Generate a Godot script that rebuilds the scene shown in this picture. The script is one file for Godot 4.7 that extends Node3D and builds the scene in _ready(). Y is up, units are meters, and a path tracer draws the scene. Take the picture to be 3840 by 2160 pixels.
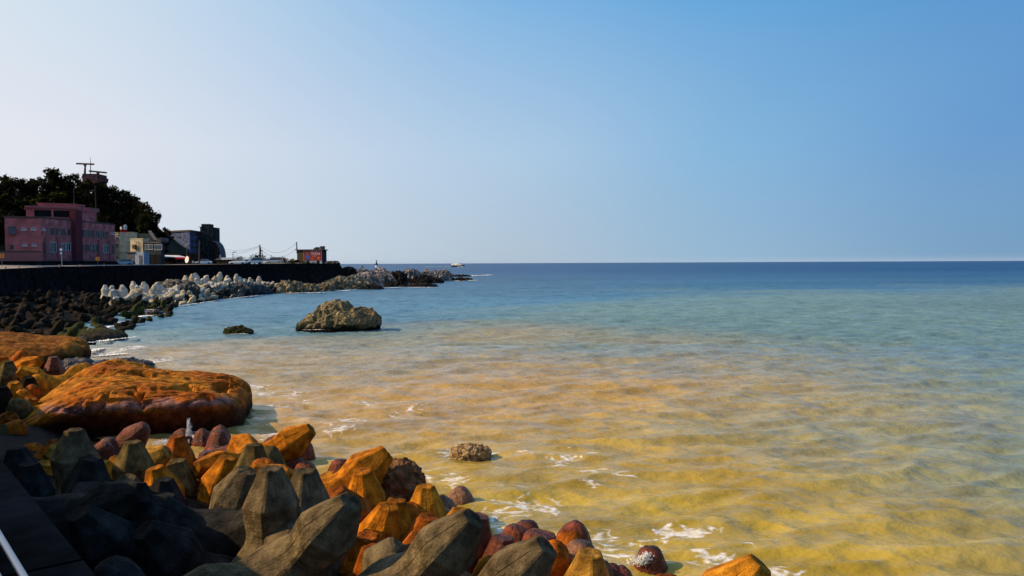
extends Node3D

# ------------------------------------------------------------------ helpers
const EYE := Vector3(0, 6.5, 0)
const L := 1.9                       # length of one tetrapod leg, centre to tip
var cam: Camera3D
var counts := {}
var M := {}
var rng := RandomNumberGenerator.new()

func sl(c: Color) -> Color: return c.linear_to_srgb()

func ray(x: float, y: float) -> Vector3:
	var v := cam.basis * Vector3((x * 0.3975 - 512.0) / 800.0, (288.0 - y * 0.3975) / 800.0, -1.0)
	return v / -v.z

func at(x: float, y: float, d: float) -> Vector3:
	return EYE + ray(x, y) * d

func flat(v: Vector3, y: float) -> Vector3: return Vector3(v.x, y, v.z)

# triangle soup; faces are given counter-clockwise seen from outside
class Soup:
	var v := PackedVector3Array()
	var c := PackedColorArray()
	var tint := Color(1, 1, 1)
	func tri(a: Vector3, b: Vector3, d: Vector3) -> void:
		v.append(a); v.append(d); v.append(b)
		c.append(tint); c.append(tint); c.append(tint)
	func tri_c(a: Vector3, b: Vector3, d: Vector3, ca: Color, cb: Color, cd: Color) -> void:
		v.append(a); v.append(d); v.append(b)
		c.append(ca); c.append(cd); c.append(cb)
	func quad(a: Vector3, b: Vector3, d: Vector3, e: Vector3) -> void:
		tri(a, b, d); tri(a, d, e)
	func box(o: Vector3, s: Vector3, b := Basis()) -> void:   # o is the middle
		var p := []
		for k in 8:
			p.append(o + b * Vector3((-0.5 if k & 1 == 0 else 0.5) * s.x, (-0.5 if k & 2 == 0 else 0.5) * s.y, (-0.5 if k & 4 == 0 else 0.5) * s.z))
		quad(p[4], p[5], p[7], p[6]); quad(p[1], p[0], p[2], p[3]); quad(p[5], p[1], p[3], p[7])
		quad(p[0], p[4], p[6], p[2]); quad(p[6], p[7], p[3], p[2]); quad(p[0], p[1], p[5], p[4])
	func prism(f: Array, y0: float, y1: float) -> void:       # f: footprint, any turn
		var area := 0.0
		for k in f.size():
			var a: Vector3 = f[k]
			var b: Vector3 = f[(k + 1) % f.size()]
			area += a.x * b.z - b.x * a.z
		var g := f.duplicate()
		if area > 0: g.reverse()
		var n := g.size()
		for k in n:
			var a: Vector3 = g[k]
			var b: Vector3 = g[(k + 1) % n]
			quad(Vector3(a.x, y0, a.z), Vector3(b.x, y0, b.z), Vector3(b.x, y1, b.z), Vector3(a.x, y1, a.z))
		for k in range(1, n - 1):
			tri(Vector3(g[0].x, y1, g[0].z), Vector3(g[k].x, y1, g[k].z), Vector3(g[k + 1].x, y1, g[k + 1].z))
			tri(Vector3(g[0].x, y0, g[0].z), Vector3(g[k + 1].x, y0, g[k + 1].z), Vector3(g[k].x, y0, g[k].z))
	func tube(p: Vector3, q: Vector3, r0: float, r1: float, n := 8, caps := true) -> void:
		var w := (q - p).normalized()
		var u := w.cross(Vector3(0.3, 1, 0.2) if absf(w.y) < 0.9 else Vector3(1, 0.2, 0.1)).normalized()
		var t := w.cross(u)
		for k in n:
			var a0 := TAU * k / n
			var a1 := TAU * (k + 1) / n
			var e0 := u * cos(a0) + t * sin(a0)
			var e1 := u * cos(a1) + t * sin(a1)
			quad(p + e0 * r0, p + e1 * r0, q + e1 * r1, q + e0 * r1)
			if caps:
				tri(q, q + e0 * r1, q + e1 * r1)
				tri(p, p + e1 * r0, p + e0 * r0)
	func path(pts: Array, r: float, n := 6) -> void:
		for k in pts.size() - 1: tube(pts[k], pts[k + 1], r, r, n)
	func loft(rings: Array, caps := true) -> void:            # rings of equal size, each counter-clockwise seen from the last ring
		var n: int = rings[0].size()
		for i in rings.size() - 1:
			for k in n:
				quad(rings[i][k], rings[i][(k + 1) % n], rings[i + 1][(k + 1) % n], rings[i + 1][k])
		if caps:
			var a: Array = rings[0]
			var b: Array = rings[-1]
			for k in range(1, n - 1):
				tri(a[0], a[k + 1], a[k]); tri(b[0], b[k], b[k + 1])
	func mesh(angle := 30.0) -> ArrayMesh:
		var nf := v.size() / 3
		var fn := PackedVector3Array()
		var at_pos := {}
		for f in nf:
			var nn := (v[f * 3 + 2] - v[f * 3]).cross(v[f * 3 + 1] - v[f * 3])
			fn.append(nn)
			if angle > 0.0:
				for k in 3:
					var key := Vector3i((v[f * 3 + k] * 2000.0).round())
					if at_pos.has(key): at_pos[key].append(f)
					else: at_pos[key] = [f]
		var limit := cos(deg_to_rad(angle))
		var nrm := PackedVector3Array()
		nrm.resize(v.size())
		for f in nf:
			var own := fn[f].normalized()
			for k in 3:
				var s := fn[f]
				if angle > 0.0:
					for g in at_pos[Vector3i((v[f * 3 + k] * 2000.0).round())]:
						if g != f and fn[g].normalized().dot(own) > limit: s += fn[g]
				nrm[f * 3 + k] = s.normalized() if s.length() > 1e-12 else Vector3.UP
		var a := []
		a.resize(Mesh.ARRAY_MAX)
		a[Mesh.ARRAY_VERTEX] = v
		a[Mesh.ARRAY_NORMAL] = nrm
		a[Mesh.ARRAY_COLOR] = c
		var m := ArrayMesh.new()
		m.add_surface_from_arrays(Mesh.PRIMITIVE_TRIANGLES, a)
		return m

func numbered(called: String, parent: Node) -> String:
	var key := str(parent.get_instance_id()) + called
	var n: int = counts.get(key, 0)
	counts[key] = n + 1
	return called if n == 0 else "%s_%03d" % [called, n]

func obj(called: String, mesh: Mesh, m: Material, parent: Node = self) -> MeshInstance3D:
	var o := MeshInstance3D.new()
	o.name = numbered(called, parent)
	o.mesh = mesh
	o.material_override = m
	parent.add_child(o, true)
	return o

func tag(o: Node, label: String, category: String, group := "") -> void:
	o.set_meta("label", label)
	o.set_meta("category", category)
	if group: o.set_meta("group", group)

func thing(called: String, label: String, category: String, where := Vector3.ZERO, turn := 0.0, group := "") -> Node3D:
	var o := Node3D.new()
	o.name = numbered(called, self)
	add_child(o, true)
	o.position = where
	o.rotation.y = turn
	tag(o, label, category, group)
	return o

func struct(called: String, mesh: Mesh, m: Material) -> MeshInstance3D:
	var o := obj(called, mesh, m)
	o.set_meta("kind", "structure")
	return o

func copy_of(o: Node3D, label: String, group := "") -> Node3D:
	var r := o.duplicate()
	var stem := String(o.name)
	r.name = numbered(stem, self)
	add_child(r, true)
	r.set_meta("label", label)
	if group: r.set_meta("group", group)
	return r

func fbm(s: int, f: float, oct := 4) -> FastNoiseLite:
	var n := FastNoiseLite.new()
	n.seed = s
	n.frequency = f
	n.noise_type = FastNoiseLite.TYPE_SIMPLEX_SMOOTH
	n.fractal_type = FastNoiseLite.FRACTAL_FBM
	n.fractal_octaves = oct
	return n

func ordinal(n: int) -> String:
	var ones := ["", "first", "second", "third", "fourth", "fifth", "sixth", "seventh", "eighth", "ninth", "tenth", "eleventh", "twelfth", "thirteenth", "fourteenth", "fifteenth", "sixteenth", "seventeenth", "eighteenth", "nineteenth"]
	if n < 20: return ones[n]
	var tens := ["", "", "twent", "thirt", "fort", "fift", "sixt"]
	return tens[n / 10] + "ieth" if n % 10 == 0 else tens[n / 10] + "y-" + ones[n % 10]

# ------------------------------------------------------------------ textures and materials
func gray_tex(seed_: int, size: int, freq: float, lo: float, hi: float, pits := 0.0, streak := 1.0) -> Image:
	var a := fbm(seed_, freq, 5).get_seamless_image(size, size).get_data()
	var b := fbm(seed_ + 7, freq * 9.0, 3).get_seamless_image(size, size).get_data()
	var out := PackedByteArray()
	out.resize(size * size)
	for i in size * size:
		var t := a[i] / 255.0 * 0.68 + b[i] / 255.0 * 0.32
		t = clampf((t - 0.5) * 1.7 + 0.5, 0.0, 1.0)
		var v := lerpf(lo, hi, t)
		if pits > 0.0 and b[i] < 70: v *= 1.0 - pits * (70 - b[i]) / 70.0
		out[i] = int(clampf(v, 0.0, 1.0) * 255.0)
	return Image.create_from_data(size, size, false, Image.FORMAT_L8, out)

func tex(i: Image) -> ImageTexture:
	i.generate_mipmaps()
	return ImageTexture.create_from_image(i)

var T := {}

func mat(c: Color, rough := 0.85, surface := "", scale := 0.5, relief := 0.0) -> StandardMaterial3D:
	var m := StandardMaterial3D.new()
	m.albedo_color = sl(c)
	m.roughness = rough
	m.vertex_color_use_as_albedo = true
	if rough >= 0.75: m.metallic_specular = 0.18
	if surface:
		m.albedo_texture = T[surface]
		m.uv1_triplanar = true
		m.uv1_scale = Vector3.ONE * scale
		if relief > 0.0:
			m.heightmap_enabled = true
			m.heightmap_texture = T[surface + "_h"]
			m.heightmap_scale = relief
	return m

func make_materials() -> void:
	T.concrete = tex(gray_tex(11, 512, 0.009, 0.46, 1.06, 0.6))
	T.concrete_h = tex(gray_tex(11, 512, 0.03, 0.1, 1.0, 0.9))
	T.rock = tex(gray_tex(21, 512, 0.012, 0.42, 1.0, 0.35))
	T.rock_h = tex(gray_tex(22, 512, 0.02, 0.0, 1.0, 0.6))
	T.plaster = tex(gray_tex(31, 512, 0.008, 0.7, 1.0, 0.2))
	T.worn = tex(gray_tex(41, 512, 0.011, 0.35, 1.0, 0.2))
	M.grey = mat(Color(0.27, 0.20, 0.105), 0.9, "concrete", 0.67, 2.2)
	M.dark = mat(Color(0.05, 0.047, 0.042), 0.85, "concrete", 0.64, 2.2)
	M.olive = mat(Color(0.27, 0.20, 0.07), 0.9, "concrete", 0.72, 1.8)
	M.orange = mat(Color(0.86, 0.285, 0.016), 0.85, "concrete", 0.80, 1.6)
	M.amber = mat(Color(0.88, 0.35, 0.025), 0.85, "concrete", 0.59, 1.6)
	M.yellow = mat(Color(0.74, 0.38, 0.06), 0.85, "concrete", 0.80, 1.4)
	M.rust = mat(Color(0.72, 0.185, 0.014), 0.75, "concrete", 0.72, 1.8)
	M.red = mat(Color(0.36, 0.075, 0.022), 0.42, "rock", 0.8, 4.0)
	M.red.metallic_specular = 0.35
	M.brown = mat(Color(0.52, 0.205, 0.07), 0.45, "rock", 0.7, 4.0)
	M.pale = mat(Color(0.70, 0.65, 0.55), 0.9, "plaster", 0.3, 0.0)
	M.cream = mat(Color(0.66, 0.55, 0.37), 0.9, "plaster", 0.25, 0.0)
	M.shade = mat(Color(0.046, 0.033, 0.021), 0.85, "worn", 0.3, 0.0)
	M.moss = mat(Color(0.075, 0.085, 0.02), 0.8, "worn", 0.4, 0.0)
	M.wet = mat(Color(0.05, 0.045, 0.03), 0.4, "worn", 0.4, 0.0)
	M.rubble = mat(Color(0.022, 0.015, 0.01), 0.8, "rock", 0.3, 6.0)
	M.ochre = mat(Color(1, 1, 1), 0.8, "rock", 0.35, 5.0)
	M.searock = mat(Color(1, 1, 1), 0.85, "rock", 0.5, 9.0)
	M.wet_rock = mat(Color(1, 1, 1), 0.5, "rock", 0.3, 8.0)
	M.coast = mat(Color(1, 1, 1), 0.9, "rock", 0.16, 20.0)
	M.wall = mat(Color(0.022, 0.023, 0.027), 0.9, "worn", 0.12, 0.0)
	M.wall.metallic_specular = 0.08
	M.wall_top = mat(Color(0.012, 0.012, 0.012), 0.8, "worn", 0.5, 0.0)
	M.road = mat(Color(0.42, 0.36, 0.31), 0.9, "plaster", 0.2, 0.0)
	M.ground = mat(Color(0.10, 0.09, 0.07), 0.95, "worn", 0.05, 0.0)
	M.hill = mat(Color(0.03, 0.035, 0.015), 0.95, "worn", 0.1, 0.0)
	M.steel = mat(Color(0.40, 0.42, 0.48), 0.4)
	M.steel.metallic = 0.9
	M.pink = mat(Color(0.68, 0.205, 0.20), 0.9, "plaster", 0.12, 0.0)
	M.pink_trim = mat(Color(0.36, 0.12, 0.12), 0.9)
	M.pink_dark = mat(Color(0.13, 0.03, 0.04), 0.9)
	M.pink_roof = mat(Color(0.09, 0.07, 0.06), 0.9)
	M.frame = mat(Color(0.16, 0.10, 0.10), 0.6)
	M.frame_white = mat(Color(0.55, 0.52, 0.52), 0.6)
	M.pane = mat(Color(0.03, 0.035, 0.045), 0.25)
	M.pane_blue = mat(Color(0.05, 0.09, 0.10), 0.15)
	M.beige = mat(Color(0.85, 0.70, 0.46), 0.9, "plaster", 0.15, 0.0)
	M.blue_wall = mat(Color(0.20, 0.26, 0.50), 0.95, "worn", 0.09, 0.0)
	M.tower = mat(Color(0.055, 0.065, 0.075), 0.95, "worn", 0.09, 0.0)
	M.teal = mat(Color(0.04, 0.06, 0.07), 0.8, "plaster", 0.2, 0.0)
	M.grey_wall = mat(Color(0.16, 0.16, 0.18), 0.9, "plaster", 0.2, 0.0)
	M.pale_blue = mat(Color(0.42, 0.52, 0.62), 0.85, "plaster", 0.3, 0.0)
	M.black = mat(Color(0.012, 0.012, 0.014), 0.8)
	M.white = mat(Color(0.78, 0.78, 0.76), 0.6)
	M.roof_white = mat(Color(0.85, 0.85, 0.85), 0.35)
	M.red_cloth = mat(Color(0.5, 0.02, 0.03), 0.8)
	M.wood = mat(Color(0.10, 0.065, 0.035), 0.85)
	M.pole = mat(Color(0.10, 0.085, 0.07), 0.85)
	M.wire = mat(Color(0.03, 0.03, 0.03), 0.8)
	M.leaf = mat(Color(1, 1, 1), 0.8)
	M.leaf.backlight = Color(0.10, 0.14, 0.03)
	M.leaf.cull_mode = BaseMaterial3D.CULL_DISABLED
	M.bark = mat(Color(0.05, 0.035, 0.025), 0.95)
	M.house_wall = mat(Color(0.10, 0.10, 0.09), 0.95, "worn", 0.3, 0.0)
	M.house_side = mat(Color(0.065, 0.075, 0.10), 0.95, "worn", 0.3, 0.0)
	M.radar = mat(Color(0.05, 0.03, 0.03), 0.8)
	M.radar_block = mat(Color(0.13, 0.06, 0.055), 0.9)
	M.car_silver = mat(Color(0.32, 0.36, 0.42), 0.3)
	M.car_silver.metallic = 0.5
	M.car_white = mat(Color(0.75, 0.75, 0.75), 0.3)
	M.car_blue = mat(Color(0.02, 0.03, 0.07), 0.3)
	M.tyre = mat(Color(0.01, 0.01, 0.01), 0.9)
	M.sign_orange = mat(Color(0.85, 0.30, 0.02), 0.5)
	M.foam = mat(Color(0.86, 0.87, 0.86), 0.7)
	M.navy = mat(Color(0.008, 0.01, 0.025), 0.3)
	M.skin = mat(Color(0.35, 0.2, 0.13), 0.7)

# ------------------------------------------------------------------ shapes
# one concrete tetrapod: four six-sided tapering legs that run together in hollow fillets
func tetra(seed_: int, worn: float, fine: bool) -> ArrayMesh:
	var s := Soup.new()
	var dirs := [Vector3(0, 1, 0)]
	for k in 3:
		dirs.append(Vector3(cos(TAU * k / 3.0) * 0.9428, -1.0 / 3.0, sin(TAU * k / 3.0) * 0.9428))
	var bump := fbm(seed_, 0.9, 3)
	var grit := fbm(seed_ + 1, 3.5, 2)
	var bevel := 4.0 + worn * 15.0
	var angs := []            # [angle, radius factor, groove]
	for k in 6:
		var mid := 60.0 * k
		var list := [-30.0 + bevel, 0.0, 30.0 - bevel]
		if fine and k % 2 == 0 and worn < 0.3: list = [-30.0 + bevel, -2.2, 0.0, 2.2, 30.0 - bevel]
		elif fine: list = [-30.0 + bevel, -12.0, 0.0, 12.0, 30.0 - bevel]
		for d in list:
			var rho := cos(deg_to_rad(30.0)) / cos(deg_to_rad(d))
			angs.append([mid + d, lerpf(rho, 0.93, worn * 0.75), 1.0 if (d == 0.0 and fine and k % 2 == 0 and worn < 0.3) else 0.0])
	var tip_t := 1.0 - worn * 0.04
	var tip_r := 0.116 + worn * 0.03
	var rid_t := 0.66
	var rid_r := 0.268 - worn * 0.01
	var edge := 0.012 + worn * 0.07
	for li in 4:
		var a: Vector3 = dirs[li]
		var other: Vector3 = dirs[1] if li == 0 else dirs[0]
		var e0 := (other - a * other.dot(a)).normalized()
		var e1 := a.cross(e0)
		var grid := []
		for q in angs:
			var ph := deg_to_rad(q[0])
			var e := e0 * cos(ph) + e1 * sin(ph)
			var delta := absf(fposmod(q[0] + 60.0, 120.0) - 60.0)
			var k := 0.7071 * cos(deg_to_rad(delta))
			var rb := lerpf(0.295, 0.325, delta / 60.0)
			var prof := [Vector2(tip_t, 0.0)]
			if worn > 0.3: prof.append(Vector2(tip_t - edge * 0.12, (tip_r - edge) * 0.6 * q[1]))
			prof.append(Vector2(tip_t - (0.25 * edge if worn > 0.3 else 0.0), (tip_r - edge) * q[1]))
			prof.append(Vector2(tip_t - edge * 0.9, tip_r * q[1]))
			for f in ([0.33, 0.66] if fine else [0.5]):
				prof.append(Vector2(lerpf(tip_t - edge, rid_t, f), lerpf(tip_r, rid_r, f + worn * 0.12 * sin(PI * f)) * q[1]))
			prof.append(Vector2(rid_t, rid_r * q[1]))
			var p0 := Vector2(0.44, rid_r * 0.88 * lerpf(q[1], 0.93, 0.35))
			prof.append(Vector2(0.56, rid_r * 0.965 * lerpf(q[1], 0.93, 0.15)))
			prof.append(p0)
			var p3 := Vector2(k * rb, rb)
			var out := Vector2(1, -k).normalized()
			var p1 := p0 + Vector2(-0.11, -0.008)
			var p2 := p3 + out * 0.085
			var steps := 8 if fine else 4
			for i in range(1, steps + 1):
				var t := float(i) / steps
				prof.append(p0 * pow(1 - t, 3) + p1 * 3 * t * pow(1 - t, 2) + p2 * 3 * t * t * (1 - t) + p3 * t * t * t)
			var col := []
			for i in prof.size():
				var p: Vector2 = prof[i]
				if q[2] > 0.5 and i > 2: p.y -= 0.0055 * clampf((p.x - p3.x) * 6.0, 0.0, 1.0)
				var w := (a * p.x + e * p.y) * L
				var n := bump.get_noise_3dv(w * 1.0) * (0.008 + worn * 0.11) + (grit.get_noise_3dv(w) * (0.004 + worn * 0.03) if fine else 0.0)
				if i < 4: n += absf(grit.get_noise_3dv(w * 1.7)) * -0.03
				col.append(w + w.normalized() * n)
			grid.append(col)
		var na := grid.size()
		for j in na:
			var A: Array = grid[j]
			var B: Array = grid[(j + 1) % na]
			for i in A.size() - 1:
				if i == 0: s.tri(A[0], A[1], B[1])
				else: s.quad(A[i], A[i + 1], B[i + 1], B[i])
	# the winding depends on the leg's axes; turn everything outward
	var v := s.v
	for f in v.size() / 3:
		var n := (v[f * 3 + 2] - v[f * 3]).cross(v[f * 3 + 1] - v[f * 3])
		var mid := (v[f * 3] + v[f * 3 + 1] + v[f * 3 + 2]) / 3.0
		var best: Vector3 = dirs[0]
		for d in dirs:
			if mid.dot(d) > mid.dot(best): best = d
		var from := best * clampf(mid.dot(best) * 0.75, 0.0, L * 0.8)
		if n.dot(mid - from) < 0:
			var t := v[f * 3 + 1]
			v[f * 3 + 1] = v[f * 3 + 2]
			v[f * 3 + 2] = t
	s.v = v
	for k in v.size():
		var reach := 0.0
		for d in dirs: reach = maxf(reach, v[k].dot(d) / L)
		var f := clampf(0.92 + bump.get_noise_3dv(v[k] * 1.3 + Vector3(7, 3, 1)) * 0.55 + grit.get_noise_3dv(v[k] * 0.8) * 0.25, 0.45, 1.15)
		if not fine: f = lerpf(1.0, f, 0.45)
		if reach > 0.965 and fine: f *= 0.62
		s.c[k] = Color(f, f * (0.985 + 0.03 * bump.get_noise_3dv(v[k] * 2.0)), f * 0.98)
	return s.mesh(17.0 + worn * 90.0)

func lay_basis(dir: Vector3, hint: Vector3) -> Basis:
	var y := dir.normalized()
	var x := hint - y * hint.dot(y)
	if x.length() < 0.05: x = Vector3(0.3, 0.2, 1) - y * Vector3(0.3, 0.2, 1).dot(y)
	x = x.normalized()
	return Basis(x, y, x.cross(y))

# a boulder: a rounded block (q: 2 round ... 6 boxy) roughened with noise
func rock(size: Vector3, seed_: int, n: int, q: float, amp: float, freq: float, ridged: float, paint: Callable, shape = null) -> ArrayMesh:
	var big := fbm(seed_, freq, 4)
	var rid := fbm(seed_ + 3, freq * 2.3, 4)
	rid.fractal_type = FastNoiseLite.FRACTAL_RIDGED
	var s := Soup.new()
	for face in 6:
		var grid := []
		var cols := []
		for i in n + 1:
			var row := []
			var crow := []
			for j in n + 1:
				var u := tan((i * 2.0 / n - 1.0) * PI / 4.0)
				var w := tan((j * 2.0 / n - 1.0) * PI / 4.0)
				var d := Vector3(1, u, w)
				match face:
					1: d = Vector3(-1, u, -w)
					2: d = Vector3(u, 1, -w)
					3: d = Vector3(u, -1, w)
					4: d = Vector3(-u, w, 1)
					5: d = Vector3(u, w, -1)
				d = d.normalized()
				var r := pow(pow(absf(d.x), q) + pow(absf(d.y), q) + pow(absf(d.z), q), -1.0 / q)
				var p := d * r * size
				if shape != null: p = shape.call(p, d)
				var k := big.get_noise_3dv(p) * amp + (rid.get_noise_3dv(p) - 0.3) * ridged
				p += (d / size).normalized() * k
				row.append(p)
				crow.append(paint.call(p, k))
			grid.append(row)
			cols.append(crow)
		for i in n:
			for j in n:
				var a: Vector3 = grid[i][j]
				var b: Vector3 = grid[i + 1][j]
				var c: Vector3 = grid[i + 1][j + 1]
				var e: Vector3 = grid[i][j + 1]
				s.tri_c(a, b, c, cols[i][j], cols[i + 1][j], cols[i + 1][j + 1])
				s.tri_c(a, c, e, cols[i][j], cols[i + 1][j + 1], cols[i][j + 1])
	var v := s.v
	for f in v.size() / 3:
		var nn := (v[f * 3 + 2] - v[f * 3]).cross(v[f * 3 + 1] - v[f * 3])
		if nn.dot(v[f * 3] + v[f * 3 + 1] + v[f * 3 + 2]) < 0:
			var t := v[f * 3 + 1]
			v[f * 3 + 1] = v[f * 3 + 2]
			v[f * 3 + 2] = t
			var tc := s.c[f * 3 + 1]
			s.c[f * 3 + 1] = s.c[f * 3 + 2]
			s.c[f * 3 + 2] = tc
	s.v = v
	return s.mesh(50.0)

# crown: clumps of leaf-sized faces spread through a volume
func crown(size: Vector3, clumps: int, per: int, leaf: float, seed_: int, base: Color) -> ArrayMesh:
	var r := RandomNumberGenerator.new()
	r.seed = seed_
	var v := PackedVector3Array()
	var nn := PackedVector3Array()
	var cc := PackedColorArray()
	for k in clumps:
		var d := Vector3(r.randfn(), r.randfn() * 0.9 + 0.25, r.randfn()).normalized()
		var o := d * size * r.randf_range(0.45, 0.95)
		var rad := r.randf_range(0.16, 0.30) * (size.x + size.y + size.z) / 3.0
		var shade := r.randf_range(0.55, 1.45)
		var col := Color(base.r * shade * r.randf_range(0.8, 1.25), base.g * shade, base.b * shade * r.randf_range(0.7, 1.2))
		for i in per:
			var e := Vector3(r.randfn(), r.randfn() * 0.7, r.randfn())
			e = e.normalized() * rad * pow(r.randf(), 0.5)
			var p := o + e
			var n := (e.normalized() + Vector3(r.randfn(), r.randfn() + 0.6, r.randfn()) * 0.6).normalized()
			var t := n.cross(Vector3(r.randfn(), r.randfn(), r.randfn())).normalized()
			var b := n.cross(t)
			var l := leaf * r.randf_range(0.6, 1.3)
			var pts := [p - t * l, p + b * l * 0.45 + n * l * 0.15, p + t * l, p - b * l * 0.45 + n * l * 0.15]
			for q in [0, 2, 1, 0, 3, 2]:
				v.append(pts[q]); nn.append(n); cc.append(col)
	var a := []
	a.resize(Mesh.ARRAY_MAX)
	a[Mesh.ARRAY_VERTEX] = v
	a[Mesh.ARRAY_NORMAL] = nn
	a[Mesh.ARRAY_COLOR] = cc
	var m := ArrayMesh.new()
	m.add_surface_from_arrays(Mesh.PRIMITIVE_TRIANGLES, a)
	return m

func trunk(h: float, r0: float, seed_: int, reach: float) -> ArrayMesh:
	var r := RandomNumberGenerator.new()
	r.seed = seed_
	var s := Soup.new()
	var top := Vector3(r.randf_range(-0.4, 0.4), h, r.randf_range(-0.4, 0.4))
	var mid := top * 0.5 + Vector3(r.randf_range(-0.25, 0.25), 0, r.randf_range(-0.25, 0.25))
	s.tube(Vector3(0, -1.0, 0), mid, r0, r0 * 0.7, 8)
	s.tube(mid, top, r0 * 0.7, r0 * 0.45, 8)
	for k in 6:
		var from := mid.lerp(top, r.randf_range(0.2, 1.0))
		var a := TAU * k / 6.0 + r.randf_range(-0.4, 0.4)
		s.tube(from, from + Vector3(cos(a) * reach, reach * r.randf_range(0.5, 1.0), sin(a) * reach), r0 * 0.32, r0 * 0.08, 5)
	return s.mesh(60)

# where foam lies: x, distance, half-width, half-depth, strength, slant
const FOAM := [
	[-3.2, 24.2, 3.6, 1.5, 0.42, -1.0],
	[1.6, 18.9, 3.0, 1.4, 0.62, -0.95],
	[3.6, 17.2, 2.6, 0.9, 0.5, -0.5],
	[-6.9, 32.2, 1.1, 2.0, 0.50, 0.0],
	[-4.3, 34.7, 1.0, 1.8, 0.45, 0.0],
	[1.5, 26.2, 1.4, 1.3, 0.30, 0.0],
	[0.1, 20.5, 1.3, 1.9, 0.80, 0.0],
	[2.4, 17.9, 1.1, 1.2, 0.75, 0.0],
	[-13.0, 40.3, 0.8, 2.5, 0.60, 0.0],
	[-10.8, 38.4, 1.2, 2.8, 0.35, 0.0],
	[-14.1, 42.6, 0.9, 1.7, 0.55, 0.0],
	[-12.0, 29.8, 0.9, 2.4, 0.80, 0.0],
	[-0.5, 22.4, 0.8, 0.8, 0.50, 0.0],
	[-6.5, 26.9, 0.5, 0.7, 0.70, 0.0],
	[3.9, 19.0, 1.4, 0.4, 0.50, 0.0],
	[4.2, 17.3, 0.9, 0.7, 0.70, 0.0],
	[-0.4, 19.3, 0.5, 2.0, 0.90, 0.0],
	[2.0, 26.2, 0.5, 0.7, 0.50, 0.0],
	[-1.6, 27.4, 1.0, 1.1, 0.50, 0.0],
	[-29.5, 61.3, 1.9, 7.3, 0.60, 0.0],
	[-24.2, 54.8, 1.4, 2.3, 0.50, 0.0],
	[-8.8, 30.1, 0.9, 1.4, 0.50, 0.0],
	[-2.9, 24.8, 0.7, 1.2, 0.35, 0.0],
	[2.5, 23.6, 1.1, 1.1, 0.28, 0.0],
	[5.5, 18.0, 1.1, 0.5, 0.30, 0.0],
	[3.1, 17.7, 0.5, 0.6, 0.80, 0.0],
	[-12.3, 34.0, 0.7, 3.6, 0.40, 0.0],
	[-3.8, 26.3, 0.7, 1.1, 0.40, 0.0],
	[-6.4, 37.2, 1.5, 1.1, 0.25, 0.0],
	[0.4, 17.6, 0.5, 0.7, 0.80, 0.0],
]

# ------------------------------------------------------------------ air and water
const SUN := Vector3(-0.80, 0.57, 0.06)

func srgb(r: float, g: float, b: float) -> Color: return Color(r / 255.0, g / 255.0, b / 255.0).srgb_to_linear()

func ramp(x: float, xs: Array, cs: Array) -> Color:
	if x <= xs[0]: return cs[0]
	for i in xs.size() - 1:
		if x <= xs[i + 1]:
			var t: float = (x - xs[i]) / (xs[i + 1] - xs[i])
			return cs[i].lerp(cs[i + 1], t * t * (3.0 - 2.0 * t) * 0.35 + t * 0.65)
	return cs[-1]

# clear hazy air: brighter and whiter towards the sun, paler at the horizon, deeper blue overhead
func air(dir: Vector3) -> Color:
	var g := rad_to_deg(acos(clampf(dir.dot(SUN.normalized()), -1, 1)))
	var e := rad_to_deg(asin(clampf(dir.y, -1, 1)))
	var hor := ramp(g, [62, 78, 93, 105, 118, 150], [srgb(228, 232, 238), srgb(207, 217, 227), srgb(178, 196, 212), srgb(150, 184, 211), srgb(120, 160, 194), srgb(112, 150, 188)])
	var low := ramp(g, [54, 64, 89, 101, 113, 150], [srgb(232, 234, 240), srgb(227, 230, 239), srgb(174, 202, 228), srgb(134, 182, 220), srgb(106, 156, 207), srgb(98, 145, 198)])
	var mid := ramp(g, [35, 57, 83, 95, 106, 150], [srgb(236, 240, 244), srgb(210, 226, 239), srgb(128, 181, 226), srgb(98, 164, 218), srgb(86, 148, 206), srgb(78, 134, 196)])
	var high := ramp(g, [15, 38, 60, 90, 150], [srgb(238, 242, 246), srgb(140, 182, 222), srgb(68, 122, 186), srgb(38, 90, 160), srgb(32, 80, 150)])
	var c := hor
	if e > 0.5: c = hor.lerp(low, clampf((e - 0.5) / 7.2, 0, 1))
	if e > 7.7: c = low.lerp(mid, clampf((e - 7.7) / 10.3, 0, 1))
	if e > 18.0: c = mid.lerp(high, pow(clampf((e - 18.0) / 50.0, 0, 1), 0.75))
	return c

func make_sky() -> void:
	var w := 768
	var h := 384
	var img := Image.create(w, h, false, Image.FORMAT_RGBF)
	for j in h:
		var el := (0.5 - (j + 0.5) / h) * PI
		for i in w:
			var az := (i + 0.5) / w * TAU
			var d := Vector3(sin(az) * cos(el), maxf(sin(el), 0.0), -cos(az) * cos(el)).normalized()
			img.set_pixel(i, j, air(d))
	var m := PanoramaSkyMaterial.new()
	m.panorama = ImageTexture.create_from_image(img)
	var s := Sky.new()
	s.sky_material = m
	var env := Environment.new()
	env.background_mode = Environment.BG_SKY
	env.sky = s
	env.tonemap_mode = Environment.TONE_MAPPER_LINEAR
	env.tonemap_exposure = 1.0
	env.sdfgi_enabled = true
	env.ssao_enabled = true
	env.ssil_enabled = true
	env.fog_enabled = true
	env.fog_density = 0.000008
	env.fog_light_color = Color(0.72, 0.80, 0.9)
	var we := WorldEnvironment.new()
	we.name = "world_environment"
	we.environment = env
	add_child(we)

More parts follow.
